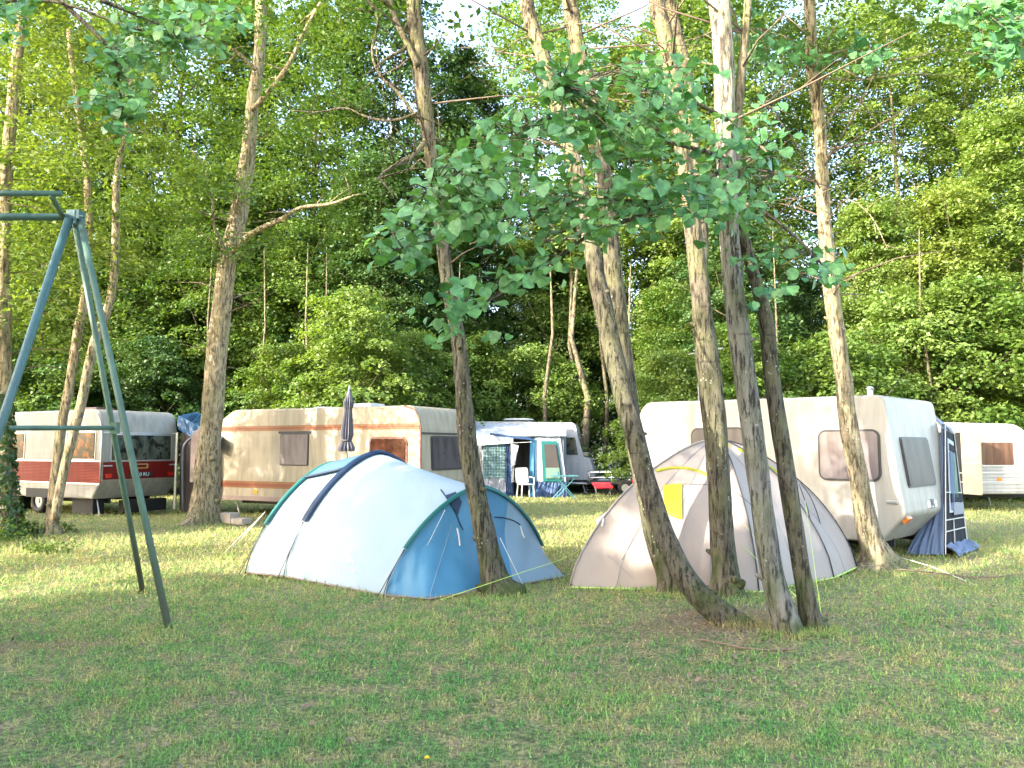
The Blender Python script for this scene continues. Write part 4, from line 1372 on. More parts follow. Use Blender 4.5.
def beige_tent():
    base = Vector((2.6, 10.0, 0))
    root = empty('tent', base, 0, 'beige dome tent with yellow piping behind the clump of grey trunks', 'tent')
    ap = Vector((2.66, 10.15, 1.70))
    cor = [Vector((.66, 9.1, 0)), Vector((2.74, 8.82, 0)), Vector((3.95, 9.75, 0)), Vector((4.62, 10.62, 0)), Vector((3.9, 11.9, 0)), Vector((2.0, 12.1, 0)), Vector((1.0, 11.0, 0))]
    m_ = len(cor)
    per = []
    K = 12
    tags = []
    for i in range(m_):
        for k in range(K):
            per.append(cor[i].lerp(cor[(i + 1) % m_], k / K)); tags.append((i, k))
    per.append(per[0]); 
    rows = []
    NR = 26
    for j, g in enumerate(per):
        fr = (j % K) / K
        row = []
        for r_ in range(NR + 1):
            rho = r_ / NR
            z = ap.z * max(0, 1 - rho ** 1.6) ** (1 / 1.45)
            p = ap.lerp(g, rho)
            sag = .07 * 4 * fr * (1 - fr) * 4 * rho * (1 - rho)
            q = Vector((p.x, p.y, z))
            c = Vector((ap.x, ap.y, .4))
            q = q + (c - q) * sag + Vector((0, 0, .008 * math.sin(j * 1.9 + rho * 12)))
            row.append(q)
        rows.append(row)
    s_main = surface_grid(rows, 'flysheet', 'tent_beige', root, base=base)
    b = bvh_of([s_main])
    # ridge poles
    for ci, r0 in ((0, .012), (1, .008), (3, .008), (2, .008)):
        j = ci * K
        m = MB(); m.tube([p - base + (p - Vector((2.6, 10, .2))).normalized() * .012 for p in rows[j]], r0, 6)
        m.build('pole_sleeve' if ci == 0 else 'pole', 'tent_beige' if ci == 0 else 'cord_dark', root, smooth=True)
    for j in (int(K * .5), int(K * 1.5), int(K * 2.5), int(K * .25), int(K * .78)):
        m = MB(); m.tube([p - base + (p - Vector((2.6, 10, .2))).normalized() * .002 for p in rows[j][2:]], .0035, 5); m.build('seam', 'awning_grey', root, smooth=True)
    # free standing black pole bowing outside the right corner
    for (pts, Yd) in (([(799, 484), (808, 510), (814, 540), (818, 575)], 9.9), ([(800, 482), (812, 500), (822, 530), (826, 560)], 10.2)):
        q = catmull([tuple(P(x, y, Yd)) for x, y in pts], 5)
        m = MB(); m.tube([Vector(a) - base for a in q], .007, 6); m.build('pole', 'cord_dark', root, smooth=True)
    ribbon(b, [(656, 471), (672, 468), (690, 469), (705, 474), (718, 482)], .045, 'piping', 'tent_yellow', root, .015)
    ribbon(b, [(690, 442.5), (712, 441.5), (730, 446)], .05, 'piping', 'tent_yellow', root, .015)
    ribbon(b, [(738, 449), (752, 456), (768, 466), (784, 478)], .045, 'piping', 'tent_yellow', root, .015)
    ribbon(b, [(622, 490), (630, 483), (637, 479)], .05, 'piping', 'tent_yellow', root, .015)
    patch(b, [(663, 486), (682, 484), (682, 518), (664, 511)], 'vent_panel', 'tent_yellow', root, .02)
    ribbon(b, [(664, 512), (673, 516), (682, 519)], .02, 'piping', 'tent_yellow', root, .025)
    ribbon(b, [(684, 484), (700, 484.5), (720, 485)], .006, 'seam', 'cord_dark', root, .004)
    ribbon(b, [(622, 560), (633, 540), (644, 520)], .006, 'seam', 'cord_dark', root, .004)
    ribbon(b, [(733, 490), (748, 502), (756, 512)], .008, 'seam', 'cord_dark', root, .004)
    ribbon(b, [(608, 556), (622, 568), (634, 580)], .004, 'seam', 'awning_grey', root, .004)
    ribbon(b, [(745, 525), (760, 545), (768, 560)], .005, 'seam', 'cord_yellow', root, .004)
    # left window arch of the inner porch
    patch(b, [(603, 524), (609, 503), (617, 497), (610, 516)], 'window', 'pane_grey', root, .02)
    ribbon(b, [(602, 527), (606, 510), (612, 500), (620, 494)], .03, 'window_trim', 'white_plastic', root, .02)
    # hem and pegs
    m = MB(); m.tube([p - base + Vector((0, -.01, .01)) for p in per[:3 * K + 1]], .01, 6); m.build('ground_hem', 'cord_yellow', root, smooth=True)
    for px, py in ((570, 588), (600, 591), (635, 592), (755, 596), (818, 575), (849, 567)):
        g = G(px, py)
        m = MB(); m.tube([g - base + Vector((0, 0, -.08)), g - base + Vector((.01, -.02, .05)), g - base + Vector((.03, -.02, .045))], .005, 5)
        m.build('peg', 'cord_dark', root, smooth=True)
    cord(root, [P(742, 545, 9.0), P(800, 600, 8.0)], 'guy_line', 'cord_yellow', .004)
    cord(root, [P(805, 500, 9.9), G(822, 620)], 'guy_line', 'cord_yellow', .003)
    # little side flap at the left
    m = MB()
    a_, b_, c_ = P(595, 521, 10.6), P(606, 512, 10.6), P(603, 530, 10.3)
    m.add([a_ - base, b_ - base, c_ - base, a_ - base + Vector((0, .01, 0)), b_ - base + Vector((0, .01, 0)), c_ - base + Vector((0, .01, 0))], [(0, 1, 2), (3, 5, 4), (0, 3, 4, 1), (1, 4, 5, 2), (2, 5, 3, 0)])
    m.build('side_flap', 'awning_white', root)
beige_tent()

# ------------------------------------------------------------------ caravans
def side_pl(): return (Vector((1, 0, 0)), Vector((0, 0, 1)), Vector((0, -1, 0)))

class Van:
    def __init__(s, label, N, phi, W, profile, rads, mat, bevel=.05, group=None):
        s.root = empty('caravan', (N[0], N[1], 0), phi, label, 'caravan', group)
        s.W = W; s.prof = profile
        m = MB()
        m.prism(round_poly(profile, rads), (0, 0, 0), (1, 0, 0), (0, 0, 1), (0, 1, 0), W)
        s.body = m.build('body', mat, s.root, bevel=bevel)
        for p in s.body.data.polygons: p.use_smooth = False
    def side(s, poly, name, mat, t=.006, parent=None, back=0.01):
        m = MB(); m.prism(poly, (0, 0, 0), (1, 0, 0), (0, 0, 1), (0, -1, 0), t, back=back)
        return m.build(name, mat, parent or s.root, bevel=0)
    def end_frame(s, za, zb):
        """plane of the front end between two profile heights"""
        pr = s.prof
        (xa, xb) = (s.xat(za), s.xat(zb))
        v = Vector((xb - xa, 0, zb - za)).normalized()
        u = Vector((0, 1, 0)); n = u.cross(v)
        return Vector((xa, 0, za)), u, v, n
    def xat(s, z):
        best = None
        pr = s.prof
        for i in range(len(pr)):
            (x0, z0), (x1, z1) = pr[i], pr[(i + 1) % len(pr)]
            if abs(z1 - z0) > 1e-6 and min(z0, z1) - 1e-6 <= z <= max(z0, z1) + 1e-6:
                x = x0 + (x1 - x0) * (z - z0) / (z1 - z0)
                best = x if best is None else max(best, x)
        return best
    def end(s, y0, y1, z0, z1, name, mat, t=.008, r=.0, parent=None, seg=None, back=.01):
        o, u, v, n = s.end_frame(*(seg or (z0, z1)))
        # centre in plane coordinates
        def vcoord(z): return (Vector((s.xat(z), 0, z)) - o).dot(v)
        a, b = vcoord(z0), vcoord(z1)
        poly = rrect(y1 - y0, b - a, r, 5, (y0 + y1) / 2, (a + b) / 2) if r else [(y0, a), (y1, a), (y1, b), (y0, b)]
        m = MB(); m.prism(poly, o, u, v, n, t, back=back)
        return m.build(name, mat, parent or s.root)
    def side_window(s, x0, x1, z0, z1, pane, frame='trim_black', r=.07, b=.035, t=.018, label=None):
        f = s.side(rrect(x1 - x0, z1 - z0, r, 6, (x0 + x1) / 2, (z0 + z1) / 2), 'window', frame, t)
        s.side(rrect(x1 - x0 - 2 * b, z1 - z0 - 2 * b, max(.01, r - b), 6, (x0 + x1) / 2, (z0 + z1) / 2), 'pane', pane, t + .012, f)
        return f
    def end_window(s, y0, y1, z0, z1, pane, frame='trim_black', r=.06, b=.035, t=.018):
        f = s.end(y0, y1, z0, z1, 'window', frame, t, r)
        s.end(y0 + b, y1 - b, z0 + b, z1 - b, 'pane', pane, t + .012, max(.01, r - b), f, seg=(z0, z1))
        return f
    def wheel(s, x, z=.3, r=.30, y=.12):
        root = s.root
        m = MB()
        prof_ = [(.55, -.09), (.85, -.10), (1, -.07), (1, .07), (.85, .10), (.55, .09)]
        k = 28
        vs_ = [(x + math.cos(2 * math.pi * i / k) * r * a, y + b, z + math.sin(2 * math.pi * i / k) * r * a) for i in range(k) for a, b in prof_]
        fs = [(i * 6 + j, i * 6 + (j + 1) % 6, ((i + 1) % k) * 6 + (j + 1) % 6, ((i + 1) % k) * 6 + j) for i in range(k) for j in range(6)]
        m.add(vs_, fs); wv = m.build('wheel', 'rubber', root, smooth=True)
        m = MB(); m.tube([(x, y - .06, z), (x, y + .05, z)], r * .56, 24); m.tube([(x, y - .085, z), (x, y - .06, z)], [r * .16, r * .22], 12)
        for i in range(8):
            a = i * math.pi / 4
            m.tube([(x + math.cos(a) * r * .4, y - .066, z + math.sin(a) * r * .4), (x + math.cos(a) * r * .4, y - .06, z + math.sin(a) * r * .4)], .02, 6)
        m.build('rim', 'galv', wv, smooth=False)
    def chassis(s, L, z=.42):
        m = MB()
        m.box((-L / 2, .5, z - .08), (L * .85, .06, .12)); m.box((-L / 2, s.W - .5, z - .08), (L * .85, .06, .12))
        m.box((-L / 2, s.W / 2, z - .12), (.08, s.W * .8, .08))
        m.build('chassis', 'rubber', s.root)
        for x in (-.5, -L + .5):
            for y in (.25, s.W - .25):
                m = MB(); m.tube([(x, y, z - .05), (x + .12, y, .02)], .018, 6); m.box((x + .12, y, .015), (.12, .12, .03)); m.build('corner_steady', 'galv', s.root)

# 1 red and white
v = Van('red and white older caravan with dark rear window, leftmost of all', (-9.57, 18.3), R(-28), 2.08,
        [(-.02, 1.98), (-.16, 2.52), (-5.1, 2.52), (-5.25, .9), (-5.0, .40), (-.34, .40), (0, .84)], [.3, .34, .3, .1, .1, .05, .05], 'body_offwhite', .07)
v.side([(-5.2, .78), (-.03, .78), (-.02, 1.28), (-5.2, 1.28)], 'red_band', 'body_red', .008)
v.end(.03, 2.05, .86, 1.27, 'red_band', 'body_redend', .01)
v.side_window(-1.38, -.25, 1.31, 2.0, 'pane_floral', 'alu', .06)
v.side_window(-4.25, -3.08, 1.31, 2.0, 'pane_floral', 'alu', .06)
f = v.end_window(.2, 1.88, 1.28, 1.94, 'pane_dark', 'alu', .04, .03)
v.side([(-5.2, 1.275), (-.03, 1.275), (-.03, 1.31), (-5.2, 1.31)], 'trim_rail', 'alu', .014)
v.side([(-5.2, .745), (-.06, .745), (-.06, .78), (-5.2, .78)], 'trim_rail', 'alu', .014)
v.end(.02, 2.06, 1.95, 1.98, 'trim_rail', 'alu', .02)
# blue white hood over the end, its rounded edge trim
m = MB(); m.tube([(-.035, -.012, z) for z in (.86, 1.3, 1.9)] + [(-.10, -.012, 2.2), (-.25, -.012, 2.42)], .018, 6); m.build('edge_trim', 'alu', v.root, smooth=True)
for y in (.16, 1.86):
    v.end(y - .08, y + .08, .90, 1.0, 'tail_light', 'red_lens', .03, .02)
v.end(.72, 1.34, .89, 1.02, 'number_plate', 'plate_black', .02, .01)
o, u, vv, nn = v.end_frame(.89, 1.02)
text_mesh('plate_number', '10 0 RU', .13, 'plate_white', v.root, Vector((v.xat(.955), 1.03, .955)), u, vv, nn, .002, .024)
v.end(.80, 1.22, 1.10, 1.22, 'badge', 'crest_gold', .02, .03)
v.end(.85, 1.17, 1.125, 1.195, 'badge_inlay', 'body_redend', .026, .02)
for y in (.14, 1.93): v.end(y - .1, y + .1, 1.17, 1.195, 'grab_handle', 'white_plastic', .04)
m = MB(); m.box((-2.45, -.004, .50), (.95, .012, .22)); m.build('wheel_arch', 'rubber', v.root)
v.wheel(-2.45, .30, .30, .10); v.chassis(5.1)
for c_, d_ in (((-.9, .3, .2), (.8, .3, .38)), ((-3.9, .3, .2), (.9, .3, .38)), ((-.1, 1.2, .2), (.2, 1.2, .3))):
    m = MB(); m.box(c_, d_); m.build('skirt', 'rubber', v.root, bevel=.02)
m = MB(); m.box((-1.7, 1.0, 2.57), (.6, .5, .12)); m.build('roof_vent', 'trim_wood', v.root, bevel=.03)
red = v

# 2 cream with orange stripes
v = Van('cream caravan with orange and brown stripes, behind the blue and white tent', (-1.88, 16.3), R(-28), 2.1,
        [(-.05, 2.0), (-.14, 2.5), (-5.5, 2.52), (-6.02, 2.22), (-6.28, .50), (-6.1, .36), (-.2, .36), (0, .9)], [.2, .3, .5, .3, .1, .05, .05, .2], 'body_cream', .06)
def sidestripe(v, z0, z1, x0, x1, mat, nm='stripe', t=.007):
    return v.side([(x0, z0), (x1, z0), (x1, z1), (x0, z1)], nm, mat, t)
sidestripe(v, 2.00, 2.12, -6.0, -.06, 'stripe_brown'); sidestripe(v, 2.045, 2.075, -6.0, -.06, 'stripe_red', 'stripe_line', .012)
sidestripe(v, .66, .82, -6.18, -.06, 'stripe_brown'); sidestripe(v, .70, .77, -6.18, -.06, 'stripe_red', 'stripe_line', .012)
sidestripe(v, .365, .47, -6.05, -.2, 'skirt_pink', 'lower_trim', .02)
v.side_window(-3.95, -3.09, 1.2, 1.93, 'pane_mauve', 'trim_black', .04, .02)
sidestripe(v, 1.93, 1.985, -4.0, -3.03, 'trim_black', 'window_rail', .03)
v.side_window(-1.37, -.36, 1.08, 1.84, 'pane_brown', 'trim_wood', .14, .045)
v.end_window(.38, 1.95, 1.12, 1.86, 'pane_dim', 'trim_black', .06, .035)
v.end(.03, 2.07, 1.89, 1.93, 'end_rail', 'trim_black', .02)
m = MB(); m.tube([(-.02, -.01, z) for z in (.5, .9, 1.5, 2.0)] + [(-.07, -.01, 2.25), (-.2, -.01, 2.42), (-.45, -.01, 2.49)], .02, 6); m.build('edge_trim', 'trim_wood', v.root, smooth=True)
m = MB(); m.box((-4.7, -.01, .58), (.14, .02, .1)); m.build('marker_light', 'orange_lens', v.root, bevel=.01)
m = MB(); m.box((-2.2, 1.0, 2.57), (.55, .55, .12)); m.box((-3.6, 1.1, 2.55), (.4, .4, .08)); m.build('roof_vent', 'white_plastic', v.root, bevel=.03)
v.wheel(-3.0, .3, .3, .12); v.chassis(6.1, .4)

# 3 big white caravan at the right
v = Van('big plain white caravan with a large mauve grey window behind the beige tent', (5.47, 10.95), R(-45), 2.2,
        [(-.24, 2.36), (-4.35, 2.42), (-4.55, 2.1), (-4.6, .6), (-4.4, .26), (-.36, .26), (0, .66)], [.12, .28, .2, .1, .1, .04, .12], 'body_offwhite', .05)
v.side_window(-1.20, -.30, 1.12, 1.87, 'pane_mauve', 'trim_black', .12, .03)
v.side_window(-3.40, -2.40, 1.25, 1.94, 'pane_grey', 'trim_black', .13, .035)
v.end_window(.30, 1.50, 1.03, 1.76, 'pane_dim', 'trim_black', .07, .03)
m = MB(); m.box((-.17, -.012, .84), (.16, .022, .05)); m.build('handle', 'galv', v.root, bevel=.01)
v.end(.10, .26, .56, .64, 'marker_light', 'orange_lens', .04, .015, seg=(.56, .64))
v.end(1.92, 2.05, .70, .77, 'tail_light', 'trim_black', .03, .01, seg=(.70, .8))
v.end(.95, 1.38, .72, .82, 'number_plate', 'white_plastic', .01, .01, seg=(.7, .84))
text_mesh('plate_number', 'JRJ', .15, 'trim_black', v.root, Vector((v.xat(.78), 1.17, .78)), *[x for x in v.end_frame(.7, .84)[1:]], .002, .014)
m = MB(); m.box((-3.72, -.008, 2.22), (.36, .014, .10)); m.build('fridge_vent', 'white_plastic', v.root, bevel=.01)
m = MB(); m.tube([(-.75, .9, 2.34), (-.75, .9, 2.52)], .045, 10); m.tube([(-.75, .9, 2.52), (-.75, .9, 2.56)], [.07, .02], 10); m.build('chimney', 'galv', v.root, smooth=True)
m = MB(); m.box((-1.9, -.006, .38), (1.0, .012, .2)); m.build('wheel_arch', 'rubber', v.root)
v.wheel(-1.9, .28, .3, .12); v.chassis(4.4, .3)
m = MB()
for dx in (0, .33):
    m.tube([(-3.55 + dx, .5, 2.40), (-3.55 + dx, .5, 3.35 - .0 * dx)], .014, 6)
m.tube([(-3.75, .5, 3.28), (-3.05, .5, 3.33)], .012, 6); m.tube([(-3.45, .2, 3.3), (-3.45, .8, 3.3)], .01, 6); m.tube([(-3.55, .5, 3.1), (-3.22, .5, 3.2)], .01, 6)
m.build('aerial_mast', 'galv', v.root, smooth=True)

simple('stripe_cream', (.27, .24, .18), .5, 0, .15)
# 4 ribbed caravan with the open door
v = Van('low white ribbed caravan with open door and orange curtains, at the right edge', (13.85, 20.2), R(2), 2.1,
        [(-.30, 1.7), (-.75, 2.22), (-5.4, 2.32), (-5.5, 1.0), (-5.3, .42), (-.5, .42), (0, .9)], [.5, .6, .1, .1, .1, .05, .15], 'body_ribbed', .05)
v.side_window(-1.82, -.92, 1.13, 1.78, 'pane_orange', 'alu', .07, .035)
v.side([(-5.4, .72), (-.1, .72), (-.1, .75), (-5.4, .75)], 'trim_rail', 'alu', .014)
v.side([(-5.4, .95), (-.05, .95), (-.05, .98), (-5.4, .98)], 'trim_rail', 'alu', .014)
m = MB(); m.box((-2.62, -.006, 1.22), (.62, .014, 1.56)); m.build('doorway_shade_panel', 'doorway_shade', v.root)  # thin dark panel painted as the shade inside the open doorway
d = empty('door', (-2.30, -.01, 0), R(100), None); d.parent = v.root
m = MB(); m.prism(rrect(.62, 1.6, .06, 5, -.31, 1.23), (0, 0, 0), (1, 0, 0), (0, 0, 1), (0, -1, 0), .02, back=.02); dm = m.build('door_leaf', 'stripe_cream', d, bevel=.004)
m = MB(); m.box((-.31, 0, 1.22), (.6, .052, .02)); m.box((-.06, 0, 1.35), (.03, .08, .12)); m.build('handle', 'alu', d)
m = MB(); m.box((-1.35, -.012, .80), (.12, .02, .08)); m.build('marker_light', 'orange_lens', v.root)
m = MB(); m.box((-3.0, 1, 2.36), (.5, .5, .1)); m.build('roof_vent', 'white_plastic', v.root, bevel=.02)
v.wheel(-3.2, .3, .3, .12); v.chassis(5.3, .45)

# 5 caravan in the middle distance with its awning
v = Van('distant white caravan with a bulging front end, behind the blue and white awning', (2.98, 28.0), R(-8), 2.1,
        [(-.62, 2.02), (-.70, 2.52), (-4.9, 2.58), (-5.0, 1.0), (-4.8, .45), (-.1, .45), (0, .62), (-.20, 1.22), (-.42, 1.28)], [.1, .25, .2, .1, .1, .05, .1, .1, .03], 'body_white', .06)
v.side([(-1.35, 1.36), (-.62, 1.36), (-.72, 1.98), (-1.35, 1.98)], 'window', 'pane_dark', .02)
m = MB(); m.box((-.42, 1.05, 1.36), (.3, 1.6, .16)); m.build('gas_locker', 'body_cream', v.root, bevel=.04)
m = MB(); m.tube([(-2.9, 1.0, 2.56), (-2.9, 1.0, 2.64)], [.5, .38], 20); m.tube([(-2.9, 1, 2.64), (-2.9, 1, 2.70)], [.62, .5], 20); m.build('roof_vent', 'white_plastic', v.root, smooth=False)
m = MB(); m.box((-.5, -.01, 2.08), (.22, .02, .04)); m.build('marker_light', 'trim_black', v.root)
v.end(.3, 1.8, 1.40, 1.95, 'front_window', 'pane_dark', .02, .05, seg=(1.4, 1.95))
m = MB(); m.tube([(-.1, .5, .42), (1.1, 1.05, .42)], .04, 8); m.tube([(-.1, 1.6, .42), (1.1, 1.05, .42)], .04, 8); m.tube([(1.1, 1.05, .42), (1.35, 1.05, .45)], .05, 8); m.tube([(.95, 1.0, .75), (.95, 1.0, .05)], .025, 8)
m.build('drawbar', 'galv', v.root, smooth=True)
v.wheel(-2.4, .3, .3, .12); v.chassis(4.9, .45)
mid = v

# ---- awnings
def sheet(m, pts, t=.012, n_=6, mi=0, rip=0.0, nrm=None):
    """a hanging cloth quad (four world corners a,b,c,d) with small folds, given a thickness"""
    a, b, c, d = [Vector(p) for p in pts]
    nn = (b - a).cross(d - a).normalized()
    nu, nv = 24, 8
    def pt(i, j):
        s, q = i / nu, j / nv
        p = (a * (1 - s) + b * s) * (1 - q) + (d * (1 - s) + c * s) * q
        return p + nn * rip * 2.2 * (noise.noise(Vector((s * 9 + a.x * 3, q * 1.3, a.y))) + .5 * noise.noise(Vector((s * 22, q * 2.5, a.x))))
    vs_ = [pt(i, j) for i in range(nu + 1) for j in range(nv + 1)]
    vs2 = [p - nn * t for p in vs_]
    k = len(vs_); W_ = nv + 1
    f = [(i * W_ + j, (i + 1) * W_ + j, (i + 1) * W_ + j + 1, i * W_ + j + 1) for i in range(nu) for j in range(nv)]
    f2 = [tuple(x + k for x in q[::-1]) for q in f]
    rim = [(i * W_, i * W_ + k, (i + 1) * W_ + k, (i + 1) * W_) for i in range(nu)] + [(i * W_ + nv, (i + 1) * W_ + nv, (i + 1) * W_ + nv + k, i * W_ + nv + k) for i in range(nu)]
    rim += [(j, j + 1, j + 1 + k, j + k) for j in range(nv)] + [(nu * W_ + j, nu * W_ + j + k, nu * W_ + j + 1 + k, nu * W_ + j + 1) for j in range(nv)]
    m.add(vs_ + vs2, f + f2 + rim, mi)

def awning_mid():
    base = Vector((.3, 26.2, 0))
    root = empty('awning', base, 0, 'blue and white caravan awning with a green net panel and an open doorway', 'awning')
    q = lambda px, py, Y=26.0: P(px, py, Y) - base
    g = lambda px, Y=26.0: Vector((X(px, Y) - base.x, Y - base.y, -.02))
    def at(px, z, Y=26.0): return Vector((X(px, Y) - base.x, Y - base.y, z))
    def part(name, mat, quads, rip=.0, t=.012):
        m = MB()
        for qd in quads: sheet(m, qd, t, rip=rip)
        return m.build(name, mat, root, smooth=False)
    zt = 1.95
    part('roof', 'awning_white', [(at(462, 2.02, 25.9), at(566, 2.0, 25.9), at(566, 2.44, 27.8), at(470, 2.50, 28.4))], .008)
    # valance hanging left lower
    part('valance', 'awning_white', [(at(470, 1.66, 25.85), at(513, 1.76, 25.85), at(513, 2.02, 25.85), at(462, 2.02, 25.85))], .012)
    part('roof_edge', 'awning_blue', [(at(490, 2.02, 25.84), at(531, 1.86, 25.84), at(531, 1.93, 25.84), at(490, 2.10, 25.84))], .0)
    part('net_panel', 'mesh_green', [(at(483, .60), at(507, .60), at(507, 1.74), at(483, 1.74))], .006)
    part('lower_panel', 'awning_grey', [(at(483, 0), at(507, 0), at(507, .60), at(483, .60))], .01)
    part('dark_curtain', 'awning_blue', [(at(506, 0, 25.95), at(514, 0, 25.95), at(510, 1.74, 25.95), at(505, 1.74, 25.95))], .02)
    part('inner_wall', 'awning_taupe', [(at(506, 0, 27.3), at(540, 0, 27.3), at(540, 1.9, 27.3), at(506, 1.9, 27.3))], .02)
    part('blue_curtain', 'tent_blue', [(at(528, 0, 25.95), at(536, 0, 25.95), at(535, 1.9, 25.95), at(530, 1.9, 25.95))], .02)
    part('wall_panel', 'awning_white', [(at(535, .45), at(566, .45), at(560, 1.98), at(535, 1.98))], .006)
    part('mud_wall', 'awning_blue', [(at(527, -.02, 25.93), at(567, -.02, 25.93), at(566, .50, 25.97), at(535, .50, 25.97))], .03)
    wn = part('window', 'sleeve_teal', [(at(543, .50, 25.94), at(562, .50, 25.94), at(557, 1.83, 25.94), at(541, 1.83, 25.94))], 0)
    m = MB(); sheet(m, (at(545.5, .95, 25.9), at(559, .95, 25.9), at(555.5, 1.72, 25.9), at(544, 1.72, 25.9)), .01); m.build('pane', 'awning_taupe', wn)
    m = MB(); sheet(m, (at(545.5, .6, 25.9), at(560, .6, 25.9), at(559, .95, 25.9), at(545.5, .95, 25.9)), .01); m.build('pane', 'mesh_green', wn)
    part('side_wall', 'awning_white', [(at(566, 0, 26.0), at(566, 0, 28.0), at(566, 2.44, 28.0), at(560, 1.98, 26.0))], .01)
    part('side_wall', 'awning_grey', [(at(470, 0, 28.2), at(483, 0, 26.0), at(483, 2.0, 26.0), at(470, 2.4, 28.2))], .01)
    m = MB()
    for px in (483, 507, 535, 563): m.tube([at(px, 0, 26.06), at(px, 1.98, 26.06)], .02, 6)
    m.build('pole', 'galv', root, smooth=True)
    # net weave
    m = MB()
    for i in range(9): m.tube([at(484 + 22 * i / 8, .62, 25.96), at(484 + 22 * i / 8, 1.72, 25.96)], .009, 4)
    for i in range(12): m.tube([at(483.5, .66 + i * .095, 25.955), at(506.5, .66 + i * .095, 25.955)], .009, 4)
    m.build('net', 'tent_paleblue', root)
awning_mid()

# laundry hanging in the doorway, chair, table
def laundry():
    root = empty('towel', (X(513, 25.75), 25.75, 0), 0, 'white towel hanging in the doorway of the blue and white awning', 'towel')
    m = MB(); b = root.location
    sheet(m, [Vector((X(511, 25.75), 25.75, .95)) - b, Vector((X(515, 25.75), 25.75, 1.05)) - b, Vector((X(518.5, 25.75), 25.75, 1.68)) - b, Vector((X(511, 25.75), 25.75, 1.74)) - b], .02, rip=.02)
    sheet(m, [Vector((X(511.5, 25.8), 25.8, .45)) - b, Vector((X(514, 25.8), 25.8, .5)) - b, Vector((X(514, 25.8), 25.8, 1.0)) - b, Vector((X(511.5, 25.8), 25.8, 1.0)) - b], .015, rip=.02)
    m.build('cloth', 'laundry', root)
    m = MB(); m.tube([Vector((X(509, 25.75), 25.75, 1.76)) - b, Vector((X(532, 25.75), 25.75, 1.80)) - b], .006, 5); m.build('line', 'cord_white', root)
laundry()

def plastic_chair():
    c = Vector((X(525.5, 25.4), 25.4, 0))
    root = empty('chair', c, R(20), 'white plastic garden chair in the doorway of the blue and white awning', 'chair')
    m = MB(); m.box((0, 0, .43), (.44, .44, .03)); m.build('seat', 'white_plastic', root, bevel=.012)
    m = MB(); m.prism(rrect(.44, .52, .08, 5, 0, .70), (0, .22, 0), (1, 0, 0), (0, .18, 1), (0, -1, 0), .02); m.build('backrest', 'white_plastic', root)
    for x in (-.19, .19):
        for y in (-.19, .19):
            m = MB(); m.tube([(x, y, .42), (x * 1.18, y * 1.18, 0)], [.022, .018], 6); m.build('leg', 'white_plastic', root)
        m = MB(); m.tube([(x * 1.15, -.2, .42), (x * 1.2, -.2, .64), (x * 1.2, .2, .66)], .018, 6); m.build('armrest', 'white_plastic', root)
plastic_chair()

def table():
    c = Vector((X(564, 25.0), 25.0, 0))
    root = empty('table', c, R(8), 'folding camping table with turquoise top and legs before the awning', 'table')
    m = MB(); m.prism(rrect(.86, .6, .06), (0, 0, .70), (1, 0, 0), (0, 1, 0), (0, 0, 1), .03); m.build('tabletop', 'table_teal', root)
    for y in (-.24, .24):
        for s in (-1, 1):
            m = MB(); m.tube([(s * .32, y, .69), (-s * .34, y, 0)], .014, 6); m.build('leg', 'table_teal', root)
    m = MB(); m.tube([(-.34, -.24, .02), (-.34, .24, .02)], .012, 6); m.tube([(.34, -.24, .02), (.34, .24, .02)], .012, 6); m.build('foot_bar', 'table_teal', root)
    m = MB(); m.tube([(-.22, 0, .73), (-.22, 0, .83)], [.035, .045], 10); o = m.build('cup', 'table_teal', None); o.location = c + Vector((0, 0, .003)); tag(o, 'small turquoise cup standing on the camping table', 'cup')
table()

def stool():
    c = Vector((X(602, 26.2), 26.2, 0))
    root = empty('camping_stool', c, R(10), 'red folding stool on the ground beside the trailer', 'stool')
    m = MB(); m.prism(rrect(.62, .44, .03), (0, 0, .34), (1, 0, 0), (0, .94, .34), (0, -.34, .94), .03); m.build('seat', 'red_plastic', root)
    for s in (-1, 1):
        m = MB(); m.tube([(s * .26, -.2, .28), (s * .22, .2, 0)], .014, 6); m.build('leg', 'galv', root)
        m = MB(); m.tube([(s * .26, .2, .40), (s * .22, -.2, 0)], .014, 6); m.build('leg', 'galv', root)
stool()

def trailer():
    c = Vector((X(620, 27.2), 27.2, 0))
    root = empty('trailer', c, R(-4), 'low open metal trailer with railings beside the red stool', 'trailer')
    m = MB()
    for x in (-1.1, -.35, .4, 1.1):
        for y in (-.6, .6): m.tube([(x, y, .42), (x, y, .78)], .02, 6)
    for y in (-.6, .6):
        m.tube([(-1.12, y, .78), (1.12, y, .78)], .02, 6); m.tube([(-1.12, y, .60), (1.12, y, .60)], .014, 6)
    m.build('railing', 'galv', root, smooth=True)
    m = MB(); m.box((0, 0, .42), (2.3, 1.25, .08)); m.build('deck', 'rubber', root)
    m = MB(); m.tube([(-1.1, -.4, .38), (-2.1, 0, .38)], .03, 6); m.tube([(-1.1, .4, .38), (-2.1, 0, .38)], .03, 6); m.build('drawbar', 'galv', root, smooth=True)
    for y in (-.68, .68):
        m = MB(); m.tube([(.1, y - .06, .26), (.1, y + .06, .26)], .26, 20); w_ = m.build('wheel', 'rubber', root)
        m = MB(); m.tube([(.1, y - .075, .26), (.1, y + .075, .26)], .13, 14); m.build('rim', 'galv', w_)
    m = MB(); m.box((.55, -.66, .50), (.42, .03, .12)); m.build('reflector_board', 'red_plastic', root)
    m = MB(); m.box((1.0, -.66, .56), (.34, .03, .11)); m.build('plate', 'crest_gold', root)
trailer()

